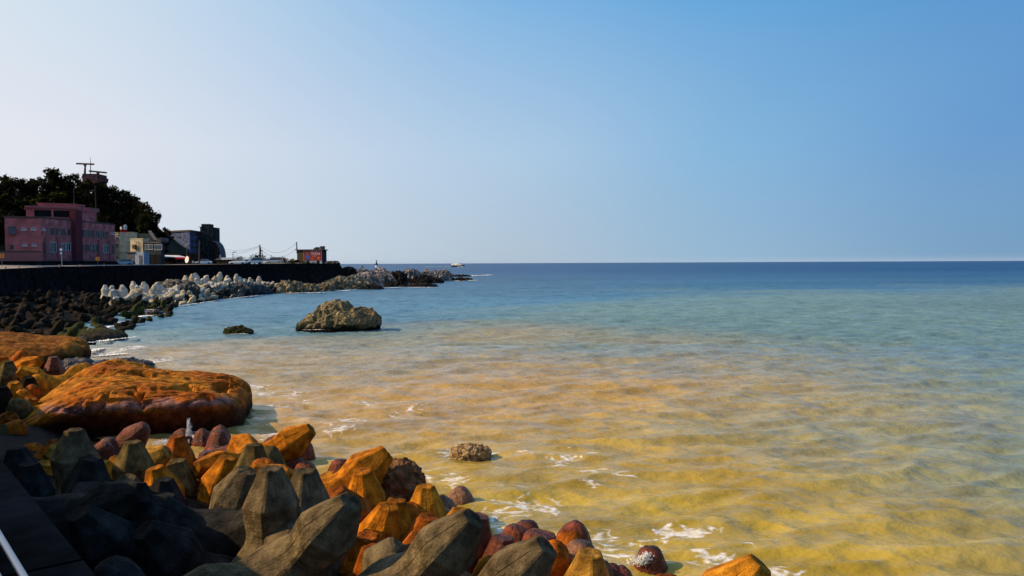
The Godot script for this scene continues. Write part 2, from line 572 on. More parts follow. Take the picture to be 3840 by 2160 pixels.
var n_swell := fbm(501, 0.055, 2)
var n_chop := fbm(502, 0.16, 3)
var n_mid := fbm(507, 0.30, 2)
var n_rip := fbm(503, 0.55, 3)
var n_col := fbm(504, 0.030, 4)
var n_col2 := fbm(505, 0.14, 3)
var n_gust := fbm(506, 0.006, 3)

func wave(x: float, d: float) -> float:
	var u := x * 0.978 + d * 0.208
	var w := d * 0.978 - x * 0.208
	var f := 1.0 / (1.0 + pow(d / 420.0, 2.0))
	var sw := n_swell.get_noise_2d(u * 0.55, w * 1.5) * 0.22
	var ch := (0.32 - absf(n_chop.get_noise_2d(u * 0.6, w * 1.35))) * 0.40
	var rp := 0.0
	if d < 260.0: rp = (0.28 - absf(n_mid.get_noise_2d(u * 0.55, w * 1.4))) * 0.16 * clampf((260.0 - d) / 120.0, 0, 1)
	if d < 130.0: rp += (0.25 - absf(n_rip.get_noise_2d(u * 0.6, w * 1.2))) * 0.12 * clampf((130.0 - d) / 60.0, 0, 1)
	return (sw + ch + rp) * f - 0.05

# how much river mud the water carries at a place (0 clear sea, 1 full)
func mud(x: float, d: float) -> float:
	var az := x / maxf(d, 1.0)
	var edge := ramp_f(az, [-0.45, -0.28, -0.14, 0.0, 0.2, 0.64], [66.0, 72.0, 84.0, 112.0, 165.0, 195.0])
	var k := n_col.get_noise_2d(x * 0.5, d * 0.8) * 0.55 + n_col2.get_noise_2d(x * 0.35, d * 0.9) * 0.18
	return clampf((log(edge / maxf(d, 1.0)) + k * 0.6) / 0.40 + 0.5, 0.0, 1.0)

func ramp_f(x: float, xs: Array, ys: Array) -> float:
	if x <= xs[0]: return ys[0]
	for i in xs.size() - 1:
		if x <= xs[i + 1]: return lerpf(ys[i], ys[i + 1], (x - xs[i]) / (xs[i + 1] - xs[i]))
	return ys[-1]

func water_tint(x: float, d: float) -> Color:
	var deep := Color(0.006, 0.045, 0.15)
	var bay := Color(0.07, 0.19, 0.30)
	var teal := Color(0.165, 0.245, 0.20)
	var sand := Color(0.43, 0.27, 0.075)
	var ochre := Color(0.47, 0.335, 0.045)
	var az := x / maxf(d, 1.0)
	var far := clampf((log(maxf(d, 1.0)) - log(120.0)) / 1.6, 0, 1)
	var clear := bay.lerp(deep, far)
	var m := mud(x, d)
	var k := n_col.get_noise_2d(x * 0.8 + 40.0, d * 1.1) * 1.1
	var near := clampf((34.0 - d) / 16.0 + k * 0.5, 0, 1)
	var muddy := sand.lerp(ochre, clampf(near + az * 0.9, 0, 1))
	# greener water to the open side
	var green := clampf((az - 0.20) * 2.4 + k * 0.5 - clampf((24.0 - d) / 12.0, 0, 1) * 0.9, 0, 1)
	muddy = muddy.lerp(teal, green * 0.8)
	var c := clear.lerp(teal, m * 0.72)
	var full := ramp_f(az, [-0.45, -0.2, 0.0, 0.25, 0.64], [56.0, 60.0, 66.0, 60.0, 46.0])
	c = c.lerp(muddy, clampf((log(full / maxf(d, 1.0)) + k * 0.28) / 0.62 + 0.45, 0, 1))
	var v := 1.0 + n_col2.get_noise_2d(x * 1.6, d * 3.0) * 0.35 + n_gust.get_noise_2d(x, d * 2.2) * 0.25
	# air beaten into the water round the rocks of the bay
	var milk := clampf(1.0 - (Vector2(x + 35.0, (d - 62.0) * 0.55)).length() / 9.0, 0, 1)
	c = Color(c.r * v, c.g * v, c.b * v)
	return c.lerp(Color(0.42, 0.47, 0.47), milk * 0.55)

# lacy foam over the water near the rocks, as a picture 60 m wide and 54 m deep
func foam_picture() -> Image:
	var n := 2048
	var data := PackedByteArray()
	data.resize(n * n * 2)
	for i in n * n: data[i * 2] = 238
	var lace := fbm(71, 1.15, 5)
	lace.fractal_type = FastNoiseLite.FRACTAL_RIDGED
	lace.fractal_gain = 0.55
	var warp := fbm(72, 0.5, 3)
	var body := fbm(73, 0.32, 4)
	var fine := fbm(74, 3.2, 3)
	# x, distance, half-width, half-depth, strength, slant
	for p in FOAM:
		var x0 := int((p[0] - p[2] * 1.3 + 34.0) / 60.0 * n)
		var x1 := int((p[0] + p[2] * 1.3 + 34.0) / 60.0 * n)
		var y0 := int((p[1] - p[3] * 1.3 - 8.0) / 54.0 * n)
		var y1 := int((p[1] + p[3] * 1.3 - 8.0) / 54.0 * n)
		for j in range(maxi(y0, 2), mini(y1, n - 2)):
			var d := j * 54.0 / n + 8.0
			for i in range(maxi(x0, 2), mini(x1, n - 2)):
				var x := i * 60.0 / n - 34.0
				var dx: float = (x - p[0]) / p[2]
				var dy: float = (d - p[1] - p[5] * (x - p[0])) / p[3]
				var r := dx * dx + dy * dy
				if r > 1.5: continue
				var b := body.get_noise_2d(x * 1.3, d * 1.9)
				var k: float = p[4] * 1.35 * (1.0 - r * 0.9) + b * 1.5 - 0.10
				if k <= 0.0: continue
				var wx := warp.get_noise_2d(x, d) * 0.5
				var wy := warp.get_noise_2d(x + 31.0, d) * 0.5
				var c := lace.get_noise_2d(x * 0.9 + wx, d * 1.25 + wy) * 0.5 + 0.5
				var f := fine.get_noise_2d(x, d * 1.3)
				var a := clampf((c + f * 0.12 - lerpf(0.88, 0.55, clampf(k, 0, 1))) / 0.20, 0, 1) * clampf(k * 3.0, 0, 1) * (0.75 + 0.5 * f)
				a = maxf(a, clampf((k - 1.15 + f * 0.9) * 1.2, 0, 0.9))
				var o := (j * n + i) * 2 + 1
				data[o] = maxi(data[o], int(a * 245.0))
	return Image.create_from_data(n, n, false, Image.FORMAT_LA8, data)

func make_sea() -> void:
	var ds := [5.5]
	while ds[-1] < 30000.0: ds.append(ds[-1] * (1.0068 if ds[-1] < 400.0 else 1.016))
	var ts := [-4.0, -2.6, -1.8, -1.3, -1.0, -0.85]
	for i in 331: ts.append(-0.76 + 1.52 * i / 330.0)
	ts.append_array([0.85, 1.0, 1.3, 1.8, 2.6, 4.0])
	var nr := ds.size()
	var nc := ts.size()
	var v := PackedVector3Array()
	var c := PackedColorArray()
	var uv := PackedVector2Array()
	var uv2 := PackedVector2Array()
	for d in ds:
		for t in ts:
			var x: float = t * d
			v.append(Vector3(x, wave(x, d), -d))
			c.append(water_tint(x, d))
			uv.append(Vector2(x / 14.0, d / 9.0))
			uv2.append(Vector2(clampf((x + 34.0) / 60.0, 0.0005, 0.9995), clampf((d - 8.0) / 54.0, 0.0005, 0.9995)))
	var nrm := PackedVector3Array()
	nrm.resize(v.size())
	for i in nr:
		for j in nc:
			var a := v[i * nc + mini(j + 1, nc - 1)] - v[i * nc + maxi(j - 1, 0)]
			var b := v[mini(i + 1, nr - 1) * nc + j] - v[maxi(i - 1, 0) * nc + j]
			nrm[i * nc + j] = a.cross(b).normalized()
	var split := 0
	while ds[split] < 62.5: split += 1
	var mesh := ArrayMesh.new()
	for part in 2:
		var r0 := 0 if part == 0 else split
		var r1 := split if part == 0 else nr - 1
		var idx := PackedInt32Array()
		for i in range(r0, r1):
			for j in nc - 1:
				var p := (i - r0) * nc + j
				idx.append_array([p, p + nc, p + 1, p + 1, p + nc, p + nc + 1])
		var a := []
		a.resize(Mesh.ARRAY_MAX)
		a[Mesh.ARRAY_VERTEX] = v.slice(r0 * nc, (r1 + 1) * nc)
		a[Mesh.ARRAY_NORMAL] = nrm.slice(r0 * nc, (r1 + 1) * nc)
		a[Mesh.ARRAY_COLOR] = c.slice(r0 * nc, (r1 + 1) * nc)
		a[Mesh.ARRAY_TEX_UV] = uv.slice(r0 * nc, (r1 + 1) * nc)
		a[Mesh.ARRAY_TEX_UV2] = uv2.slice(r0 * nc, (r1 + 1) * nc)
		a[Mesh.ARRAY_INDEX] = idx
		mesh.add_surface_from_arrays(Mesh.PRIMITIVE_TRIANGLES, a)
	var wide := []
	wide.resize(Mesh.ARRAY_MAX)
	wide[Mesh.ARRAY_VERTEX] = PackedVector3Array([Vector3(-9e4, -0.9, -9e4), Vector3(9e4, -0.9, -9e4), Vector3(9e4, -0.9, 9e4), Vector3(-9e4, -0.9, 9e4)])
	wide[Mesh.ARRAY_NORMAL] = PackedVector3Array([Vector3.UP, Vector3.UP, Vector3.UP, Vector3.UP])
	wide[Mesh.ARRAY_COLOR] = PackedColorArray([Color(0.03, 0.08, 0.12), Color(0.03, 0.08, 0.12), Color(0.03, 0.08, 0.12), Color(0.03, 0.08, 0.12)])
	wide[Mesh.ARRAY_INDEX] = PackedInt32Array([0, 1, 2, 0, 2, 3])
	mesh.add_surface_from_arrays(Mesh.PRIMITIVE_TRIANGLES, wide)
	var h := fbm(91, 0.012, 5).get_seamless_image(1024, 1024)
	h.convert(Image.FORMAT_RGBA8)
	h.bump_map_to_normal_map(5.0)
	var nt := tex(h)
	for part in 2:
		var m := StandardMaterial3D.new()
		m.vertex_color_use_as_albedo = true
		m.roughness = 0.16 if part == 0 else 0.34
		m.metallic_specular = 0.25 if part == 0 else 0.2
		m.normal_enabled = true
		m.normal_texture = nt
		m.normal_scale = 1.1 if part == 0 else 1.4
		if part == 0:
			m.detail_enabled = true
			m.detail_uv_layer = BaseMaterial3D.DETAIL_UV_2
			m.detail_blend_mode = BaseMaterial3D.BLEND_MODE_MIX
			m.detail_albedo = ImageTexture.create_from_image(foam_picture())
		mesh.surface_set_material(part, m)
	var open_water := StandardMaterial3D.new()
	open_water.vertex_color_use_as_albedo = true
	open_water.roughness = 0.3
	mesh.surface_set_material(2, open_water)
	var o := MeshInstance3D.new()
	o.name = "sea"
	o.mesh = mesh
	add_child(o)
	o.set_meta("kind", "structure")

# ------------------------------------------------------------------ sea wall, road, shore
var wall_pts := [Vector2(3.4, -3.0), Vector2(0.94, 0.0), Vector2(-8.7, 11.5), Vector2(-18.3, 23.0), Vector2(-28.0, 34.5), Vector2(-38.5, 47.0), Vector2(-50.5, 63.0), Vector2(-62.0, 83.0), Vector2(-70.5, 103.0), Vector2(-75.5, 122.0), Vector2(-76.5, 141.0), Vector2(-73.0, 161.0), Vector2(-66.0, 182.0), Vector2(-57.0, 202.0), Vector2(-48.0, 206.5), Vector2(-44.6, 208.0)]
var wall_line: Array = []             # smooth: [x, distance, top height]

func wall_top(d: float) -> float: return ramp_f(d, [0, 60, 118, 135, 160, 200], [5.30, 5.45, 5.97, 6.25, 6.42, 6.60])

func make_wall_line() -> void:
	for i in wall_pts.size() - 1:
		var a: Vector2 = wall_pts[maxi(i - 1, 0)]
		var b: Vector2 = wall_pts[i]
		var c: Vector2 = wall_pts[i + 1]
		var e: Vector2 = wall_pts[mini(i + 2, wall_pts.size() - 1)]
		var steps := maxi(1, int(round((c - b).length() / 5.0)))
		for k in steps:
			var p := b.cubic_interpolate(c, a, e, float(k) / steps)
			wall_line.append(p)
	wall_line.append(wall_pts[-1])

func wall_side(i: int) -> Vector2:       # seaward direction at a point of the line
	var a: Vector2 = wall_line[maxi(i - 1, 0)]
	var b: Vector2 = wall_line[mini(i + 1, wall_line.size() - 1)]
	var t := (b - a).normalized()
	return Vector2(t.y, -t.x)

func at_wall(i: int, out: float, y: float) -> Vector3:
	var p: Vector2 = wall_line[i] + wall_side(i) * out
	return Vector3(p.x, y, -p.y)

func make_wall_and_road() -> void:
	make_wall_line()
	var wall := thing("seawall", "long dark concrete seawall curving round the bay below the road", "seawall")
	var n := wall_line.size()
	for i in n - 1:
		var s := Soup.new()
		var sh := 1.0 + 0.22 * sin(i * 12.7)
		s.tint = Color(sh, sh, sh)
		var rings := []
		for k in 2:
			var f := 0.003 if k == 0 else 0.997
			var ring := []
			var h := lerpf(wall_top(wall_line[i].y), wall_top(wall_line[i + 1].y), f)
			for q in [[0.0, h], [0.04, h - 0.35], [0.0, h - 0.4], [1.3, -0.6], [-0.6, -0.6], [-0.55, h]]:
				ring.append(at_wall(i, q[0], q[1]).lerp(at_wall(i + 1, q[0], q[1]), f))
			rings.append(ring)
		s.loft(rings)
		obj("wall_panel", s.mesh(0), M.wall, wall)
		if i % 3 == 1 and wall_line[i].y > 100.0 and wall_line[i].y < 200.0:
			var b := Soup.new()
			var p0 := at_wall(i, 1.45, 0.0)
			var p1 := at_wall(i, 0.25, wall_top(wall_line[i].y) - 0.6)
			b.tube(p0, p1, 0.32, 0.16, 4)
			obj("buttress", b.mesh(0), M.wall, wall)
	# road behind the wall, rising inland
	var road := Soup.new()
	var ground := Soup.new()
	for i in n - 1:
		for k in 4:
			var o0 := -0.58 - k * 2.3
			var o1 := -0.58 - (k + 1) * 2.3
			var pts := []
			for q in [[i, o0], [i + 1, o0], [i + 1, o1], [i, o1]]:
				var w: float = wall_top(wall_line[q[0]].y)
				var low := ramp_f(wall_line[q[0]].y, [0, 60, 100, 135], [0.75, 0.6, 0.10, 0.04])
				var rise := ramp_f(wall_line[q[0]].y, [60, 118, 150, 200], [0.01, 0.055, 0.02, 0.0])
				pts.append(at_wall(q[0], q[1], w - low - (q[1] + 0.58) * rise))
			road.quad(pts[0], pts[1], pts[2], pts[3])
	struct("road", road.mesh(60), M.road)
	for i in n - 1:
		var h0: float = wall_top(wall_line[i].y) - 0.06 + ramp_f(wall_line[i].y, [0, 60, 118, 150, 200], [-0.7, -0.5, 0.45, 0.12, -0.05])
		var h1: float = wall_top(wall_line[i + 1].y) - 0.06 + ramp_f(wall_line[i + 1].y, [0, 60, 118, 150, 200], [-0.7, -0.5, 0.45, 0.12, -0.05])
		var a := at_wall(i, -9.75, h0)
		var b := at_wall(i + 1, -9.75, h1)
		var c := at_wall(i + 1, -9.75, h1) + Vector3(-160, 0.0, -30 if i > 8 else 30)
		var e := at_wall(i, -9.75, h0) + Vector3(-160, 0.0, -30 if i > 7 else 30)
		ground.quad(a, b, c, e)
	ground.quad(at_wall(n - 1, -0.5, 6.4), at_wall(n - 1, -0.5, 6.4) + Vector3(-40, 0, -260), Vector3(-260, 6.4, -480), at_wall(n - 4, -9.7, 6.4))
	ground.quad(at_wall(n - 1, 0.2, 6.38), at_wall(n - 1, 0.2, 6.38) + Vector3(-6, 0, -40), Vector3(-70, 6.38, -260), at_wall(n - 4, -0.5, 6.38))
	struct("town_ground", ground.mesh(0), M.ground)
	# the coast goes on behind the viewer: flat land along the road, then unseen wooded hills added to darken the ambient light
	var hs := Soup.new()
	var hn := fbm(66, 0.02, 4)
	var ss := [-9.7, -30.0, -46.0, -58.0, -72.0, -90.0, -130.0, -220.0, -420.0]
	for i in 36:
		for k in ss.size() - 1:
			var pts := []
			for q in [[i, k], [i + 1, k], [i + 1, k + 1], [i, k + 1]]:
				var t: float = 62.0 - q[0] * 16.0
				var s: float = ss[q[1]]
				var x := 0.94 - 0.643 * t + 0.766 * s
				var z := -(0.766 * t + 0.643 * s)
				var y := 4.4 + ramp_f(-s, [0, 44, 60, 90, 130, 420], [0.0, 0.0, 8.0, 24.0, 32.0, 40.0]) * (1.0 + hn.get_noise_2d(x, z) * 0.5)
				pts.append(Vector3(x, y, z))
			hs.quad(pts[0], pts[1], pts[2], pts[3])
	struct("added_hillside", hs.mesh(60), M.hill)
	# broken rock under the tetrapods, from the wall foot down into the water
	var rub := Soup.new()
	var nz := fbm(61, 0.35, 3)
	var offs := [0.6, 3.0, 5.5, 8.0, 10.0, 12.0, 14.0, 17.0]
	for i in n - 1:
		for k in offs.size() - 1:
			var pts := []
			for q in [[i, offs[k]], [i, offs[k + 1]], [i + 1, offs[k + 1]], [i + 1, offs[k]]]:
				var wide: float = ramp_f(wall_line[q[0]].y, [0, 18, 27, 45, 60, 90, 120, 140, 165, 190, 205], [0.9, 0.85, 0.6, 0.6, 1.2, 1.6, 1.75, 1.75, 1.4, 0.75, 0.5])
				var p := at_wall(q[0], q[1] * wide, 0.0)
				p.y = ramp_f(q[1], [0.0, 4.0, 12.0, 17.0], [1.7, 1.15, -0.35, -1.3]) + nz.get_noise_2d(p.x, p.z) * 0.7
				pts.append(p)
			rub.quad(pts[0], pts[1], pts[2], pts[3])
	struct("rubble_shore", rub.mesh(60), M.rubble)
	# steel rail on the wall by the camera
	var rail := thing("guard_rail", "grey steel pipe guard rail along the top of the seawall", "railing")
	for lift in [0.25, 0.10]:
		var s := Soup.new()
		var pts := []
		for k in 16:
			var t := -5.0 + k * 2.0
			pts.append(Vector3(0.33 - 0.643 * t, wall_top(0.0) + lift, -(0.766 * t) + 0.25 - 0.49))
		s.path(pts, 0.011 if lift > 0.2 else 0.006, 10)
		obj("rail_pipe", s.mesh(40), M.steel, rail)
	for k in 8:
		var t := -4.0 + k * 4.0
		var s := Soup.new()
		var p := Vector3(0.33 - 0.643 * t, wall_top(0.0) - 0.02, -(0.766 * t) - 0.24)
		s.tube(p, p + Vector3(0, 0.30, 0), 0.025, 0.02, 10)
		obj("post", s.mesh(40), M.steel, rail)

# ------------------------------------------------------------------ tetrapods
# where a leg tip stands in the near pile, whose surface falls from the wall to the water
func pile_depth(x: float, y: float, dz: float) -> float:
	var r := ray(x, y)
	# height 6.5 + d*r.y equals 4.24 - 0.31*s + dz with s = (d*r.x - 0.94)*0.766 + d*0.643
	return (4.24 + 0.31 * 0.72 + dz - 6.5) / (r.y + 0.31 * (0.766 * r.x + 0.643))

var shapes := {}

func tetra_mesh(worn: int, variant: int, fine: bool) -> ArrayMesh:
	var key := "%d_%d_%s" % [worn, variant, fine]
	if not shapes.has(key): shapes[key] = tetra(100 + variant * 17 + worn * 5, [0.0, 0.45, 0.9][worn], fine)
	return shapes[key]

func put_tetra(tip: Vector3, dir: Vector3, hint: Vector3, kind: String, worn: int, label: String, group: String, fine := true, size := 1.0) -> MeshInstance3D:
	var b := lay_basis(dir, hint)
	var o := obj("tetrapod", tetra_mesh(worn, counts.get("t", 0) % 3, fine), M[kind])
	counts["t"] = counts.get("t", 0) + 1
	o.transform = Transform3D(b.scaled(Vector3.ONE * size), tip - b.y * L * size)
	tag(o, label, "tetrapod", group)
	return o

const UP := Vector3(0.02, 1, 0.03)
const H := Vector3(0.5, 0, 0.85)
const DN := Vector3(0.1, -1, 0.25)

func near_tetrapods() -> void:
	var g := "tetrapods heaped below the seawall near the railing"
	# tip in the picture plan (x, y), distance or 0, lift over the heap's slope, leg direction, a second leg's direction, kind, wear, label
	var rows := [
		[682, 1176, 13.8, 0, UP, Vector3(0.5, 0, 0.85), "grey", 0, "tall upright grey-brown tetrapod with its right face in black shade, middle of the heap"],
		[884, 1262, 12.0, 0, Vector3(0.60, 0.73, 0.28), Vector3(-0.68, 0.29, 0.68), "grey", 0, "big grey tetrapod leg leaning towards the sea before the bright orange ones"],
		[1192, 1304, 11.7, 0, Vector3(0.62, 0.72, 0.22), Vector3(-0.68, 0.29, 0.66), "grey", 0, "leaning grey tetrapod beside the dark flat-topped stump near the water"],
		[1376, 1374, 11.2, 0, Vector3(0.60, 0.68, 0.2), Vector3(-0.66, 0.30, 0.68), "grey", 0, "leaning grey tetrapod lowest in the heap, before the wet red ones"],
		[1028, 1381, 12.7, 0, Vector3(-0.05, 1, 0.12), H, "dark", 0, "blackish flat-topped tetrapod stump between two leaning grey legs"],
		[187, 1080, 18.0, 0, UP, Vector3(-0.55, 0, 0.8), "grey", 0, "tall slate tetrapod with sunlit flat tip before the big orange boulder"],
		[335, 1110, 19.8, 0, UP, Vector3(0.45, 0, 0.9), "olive", 0, "olive upright tetrapod beside the yellow one that lies on its side"],
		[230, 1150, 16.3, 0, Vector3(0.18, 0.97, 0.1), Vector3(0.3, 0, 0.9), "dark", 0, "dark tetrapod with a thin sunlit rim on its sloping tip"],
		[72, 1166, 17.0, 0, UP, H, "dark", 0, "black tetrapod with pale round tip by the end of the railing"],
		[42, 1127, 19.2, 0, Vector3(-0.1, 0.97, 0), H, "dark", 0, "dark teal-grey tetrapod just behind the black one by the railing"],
		[80, 1110, 23.0, 0, UP, H, "rust", 1, "dull orange upright tetrapod behind the two dark ones by the railing"],
		[147, 1110, 22.0, 0, Vector3(0.35, 0.9, 0), H, "rust", 0, "orange tetrapod half hidden behind the tall slate one"],
		[117, 1163, 20.0, 0, Vector3(0.25, 0.92, 0.1), H, "amber", 0, "small amber tetrapod tip under the tall slate one"],
		[422, 1136, 21.5, 0, Vector3(0.80, 0.48, 0.1), Vector3(-0.9, 0.35, 0.2), "yellow", 0, "yellow tetrapod lying over with one leg pointing to the sea"],
		[446, 1096, 23.8, 0, UP, H, "rust", 0, "orange upright tetrapod with one glowing face at the edge of the inlet"],
		[276, 1098, 25.5, 0, Vector3(0.15, 0.95, 0), H, "red", 1, "dull red tetrapod tip in the boulder's shade"],
		[272, 1112, 24.6, 0, Vector3(0.55, 0.8, 0.1), H, "red", 1, "red leaning tetrapod just below the dull red tip in the boulder's shade"],
		[372, 1068, 26.5, 0, Vector3(0.70, 0.66, 0), H, "red", 1, "wet red tetrapod leg slanting up against the boulder's dark side"],
		[455, 1072, 28.5, 0, UP, H, "red", 2, "dark wet tetrapod awash beside the splash below the boulder"],
		[510, 1076, 28.5, 0, UP, H, "red", 2, "black wet tetrapod in the inlet behind the splash"],
		[556, 1066, 27.0, 0, Vector3(0.05, 1, 0), H, "red", 2, "wet red tetrapod half hidden behind the taller red one off the boulder's end"],
		[551, 1080, 25.8, 0, UP, H, "red", 1, "tall wet red tetrapod standing in water off the boulder's end"],
		[541, 1118, 24.6, 0, UP, H, "red", 1, "squat red tetrapod before the tall wet red pair"],
		[470, 1132, 24.2, 0, Vector3(0.1, 0.95, 0.1), H, "red", 2, "low red tetrapod tip by the inlet's foam"],
		[598, 1127, 22.8, 0, Vector3(0.72, 0.66, 0), Vector3(-0.8, 0, 0.4), "red", 0, "glossy red tetrapod leg behind the broad olive one"],
		[447, 1157, 20.3, 0, UP, H, "olive", 0, "olive tetrapod with round tip in front of the glowing orange face"],
		[492, 1180, 20.3, 0, Vector3(-0.55, 0.2, 0.85), DN, "orange", 0, "orange tetrapod with a blunt leg end facing the road"],
		[412, 1204, 17.6, 0, UP, H, "dark", 0, "dark brown tetrapod stump with an ochre rim"],
		[412, 1247, 14.8, 0, Vector3(0, 1, 0.05), H, "dark", 0, "black tetrapod in shade below the amber lying one"],
		[640, 1117, 19.0, 0, Vector3(0.05, 1, 0), Vector3(-0.95, 0, 0.4), "olive", 0, "broad olive upright tetrapod standing behind the tall grey-brown one"],
		[678, 1119, 20.8, 0, UP, H, "olive", 1, "rounded olive tetrapod at the shoulder of the broad olive one"],
		[622, 1182, 15.6, 0, Vector3(0.40, 0.88, 0.15), Vector3(-0.95, 0.2, 0.4), "grey", 0, "grey-brown tetrapod leaning against the tall upright one"],
		[768, 1182, 14.8, 0, UP, H, "grey", 0, "blackish tetrapod standing close behind the tall upright grey-brown one"],
		[737, 1178, 19.4, 0, Vector3(0.1, 0.97, 0.05), H, "olive", 1, "low ochre tetrapod tip behind the blackish one"],
		[744, 1143, 21.8, 0, Vector3(0.25, 0.94, 0), H, "red", 1, "rust-red tetrapod with glossy cap before the water"],
		[768, 1158, 21.5, 0, UP, H, "red", 1, "small dark red tetrapod tip beside the glossy rust-red cap"],
		[700, 1089, 26.0, 0, Vector3(0.35, 0.93, 0), H, "red", 2, "leaning dark red tetrapod, first of three standing out in the water"],
		[724, 1094, 26.0, 0, UP, H, "red", 2, "slim dark red tetrapod, second of three standing out in the water"],
		[772, 1100, 26.4, 0, Vector3(0.22, 0.95, 0), H, "red", 2, "single red tetrapod tip ringed by water, third of three"],
		[975, 1136, 18.6, 0, Vector3(0.72, 0.60, -0.32), Vector3(-0.86, 0.28, 0.42), "orange", 0, "big bright orange tetrapod with a leg raised over the muddy water"],
		[912, 1184, 17.2, 0, Vector3(-0.05, 0.98, 0.14), Vector3(-0.3, 0, 0.9), "orange", 0, "bright orange upright tetrapod in front of the raised orange leg"],
		[842, 1236, 16.0, 0, Vector3(-0.3, 0.75, 0.3), DN, "rust", 0, "orange tetrapod face showing over the big leaning grey leg"],
		[1071, 1221, 18.0, 0, UP, Vector3(0.2, 0, 0.95), "amber", 0, "amber upright tetrapod with cracked side close to the foam"],
		[1112, 1242, 20.0, 0, Vector3(-0.1, 0.97, 0), H, "brown", 2, "smooth pinkish tetrapod behind the amber one with cracked side"],
		[1112, 1275, 18.6, 0, UP, H, "brown", 1, "short pink-brown tetrapod below the smooth pinkish one"],
		[1156, 1215, 21.2, 0, UP, H, "brown", 2, "lone brown rounded tetrapod tip standing in the foam"],
		[979, 1272, 15.6, 0, Vector3(0.30, 0.93, 0.12), Vector3(-0.3, 0, 0.9), "orange", 0, "orange tetrapod split by a dark crack, close to the big leaning grey leg"],
		[1000, 1255, 17.0, 0, Vector3(0.2, 0.95, 0), H, "orange", 0, "small orange tetrapod tip behind the cracked orange one"],
		[925, 1345, 14.4, 0, Vector3(0.1, 0.95, 0.2), H, "rust", 0, "dark orange tetrapod in shade under the cracked orange one"],
		[935, 1382, 13.4, 0, Vector3(0.0, 0.95, 0.25), H, "rust", 0, "brown-orange flat-topped tetrapod low between the grey legs"],
		[1082, 1300, 15.6, 0, Vector3(0.28, 0.94, 0.1), Vector3(-0.4, 0, 0.9), "rust", 0, "orange-red tetrapod behind the blackish flat-topped stump"],
		[1163, 1282, 15.6, 0, Vector3(0.25, 0.94, 0), H, "amber", 0, "amber tetrapod tip behind the leaning grey one near the water"],
		[1205, 1296, 15.0, 0, Vector3(0.2, 0.96, 0), H, "red", 0, "maroon tetrapod at the seaward side of the leaning grey one"],
		[1300, 1316, 16.2, 0, Vector3(0.1, 0.98, 0), H, "red", 1, "wet maroon tetrapod, tallest of a pair in the foam"],
		[1326, 1305, 17.0, 0, UP, H, "red", 1, "maroon tetrapod tip just behind the tallest of the pair in the foam"],
		[1372, 1343, 14.6, 0, Vector3(0.1, 0.97, 0.05), H, "red", 0, "flat-faced red tetrapod right behind the lowest leaning grey one"],
		[1456, 1305, 15.8, 0, Vector3(0.15, 0.97, 0), H, "red", 2, "big rounded wet red tetrapod with foam beyond it"],
		[1466, 1355, 14.2, 0, Vector3(0.15, 0.96, 0), H, "brown", 1, "orange-brown tetrapod in front of the big rounded wet red one"],
		[1485, 1390, 12.8, 0, Vector3(0.05, 0.97, 0.1), H, "yellow", 0, "sunlit yellow-orange tetrapod at the foot of the wet red ones"],
		[1240, 1396, 12.2, 0, UP, H, "orange", 1, "orange tetrapod with a ragged broken tip"],
		[1638, 1370, 16.9, 0, Vector3(0.05, 1, 0), H, "red", 1, "single wet red tetrapod with a wave running up its side"],
		[1542, 1414, 14.0, 0, UP, H, "red", 2, "low dark maroon tetrapod awash past the yellow-orange one"],
		[1576, 1420, 14.0, 0, Vector3(0.3, 0.93, 0), H, "red", 2, "low wet red tetrapod next to the dark maroon one awash"],
		[1678, 1441, 12.0, 0, UP, H, "rust", 1, "orange tetrapod tip barely clear of the water by itself"],
		[1915, 1418, 11.0, 0, Vector3(0.62, 0.72, 0.1), Vector3(-0.7, 0.1, 0.5), "amber", 0, "amber tetrapod leaning alone by open yellow water"],
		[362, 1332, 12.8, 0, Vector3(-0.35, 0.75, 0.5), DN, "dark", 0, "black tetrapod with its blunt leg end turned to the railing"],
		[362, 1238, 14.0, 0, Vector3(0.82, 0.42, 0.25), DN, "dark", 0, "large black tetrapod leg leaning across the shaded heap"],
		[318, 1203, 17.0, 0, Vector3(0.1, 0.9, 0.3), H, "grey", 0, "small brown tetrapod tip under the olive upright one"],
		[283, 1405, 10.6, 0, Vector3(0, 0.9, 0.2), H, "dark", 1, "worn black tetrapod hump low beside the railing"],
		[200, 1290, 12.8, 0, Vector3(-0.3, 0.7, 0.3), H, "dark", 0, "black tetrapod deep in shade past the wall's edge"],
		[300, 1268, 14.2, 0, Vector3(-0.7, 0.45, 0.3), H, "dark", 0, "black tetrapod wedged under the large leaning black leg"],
		[880, 1172, 19.6, 0, UP, H, "red", 1, "red tetrapod tip peeping over the lying orange leg"],
		[820, 1192, 19.0, 0, Vector3(-0.2, 0.95, 0.1), H, "amber", 0, "amber tetrapod tip pressed under the lying orange leg"],
		[855, 1150, 21.2, 0, UP, H, "red", 1, "lone low red tetrapod tip before the raised orange leg"],
		[665, 1150, 18.0, 0, Vector3(0.1, 1, 0), H, "rust", 1, "rust tetrapod tip between the broad olive and the tall grey-brown one"],
		[575, 1150, 20.2, 0, Vector3(0.3, 0.9, 0), H, "orange", 0, "orange tetrapod tip beside the leaning grey-brown one's shoulder"],
		[520, 1135, 22.5, 0, Vector3(-0.1, 1, 0), H, "red", 0, "maroon tetrapod behind the amber lying leg, near the inlet"],
		[300, 1150, 20.5, 0, Vector3(0.2, 0.95, 0), H, "amber", 0, "amber tetrapod tip just below the olive upright one's shoulder"],
		[390, 1175, 18.8, 0, Vector3(-0.2, 0.95, 0.1), H, "orange", 0, "orange tetrapod tip between the olive upright and the yellow lying one"],
		[1140, 1330, 15.2, 0, Vector3(0.15, 0.97, 0), H, "orange", 0, "orange tetrapod behind the leaning grey one's raised tip"],
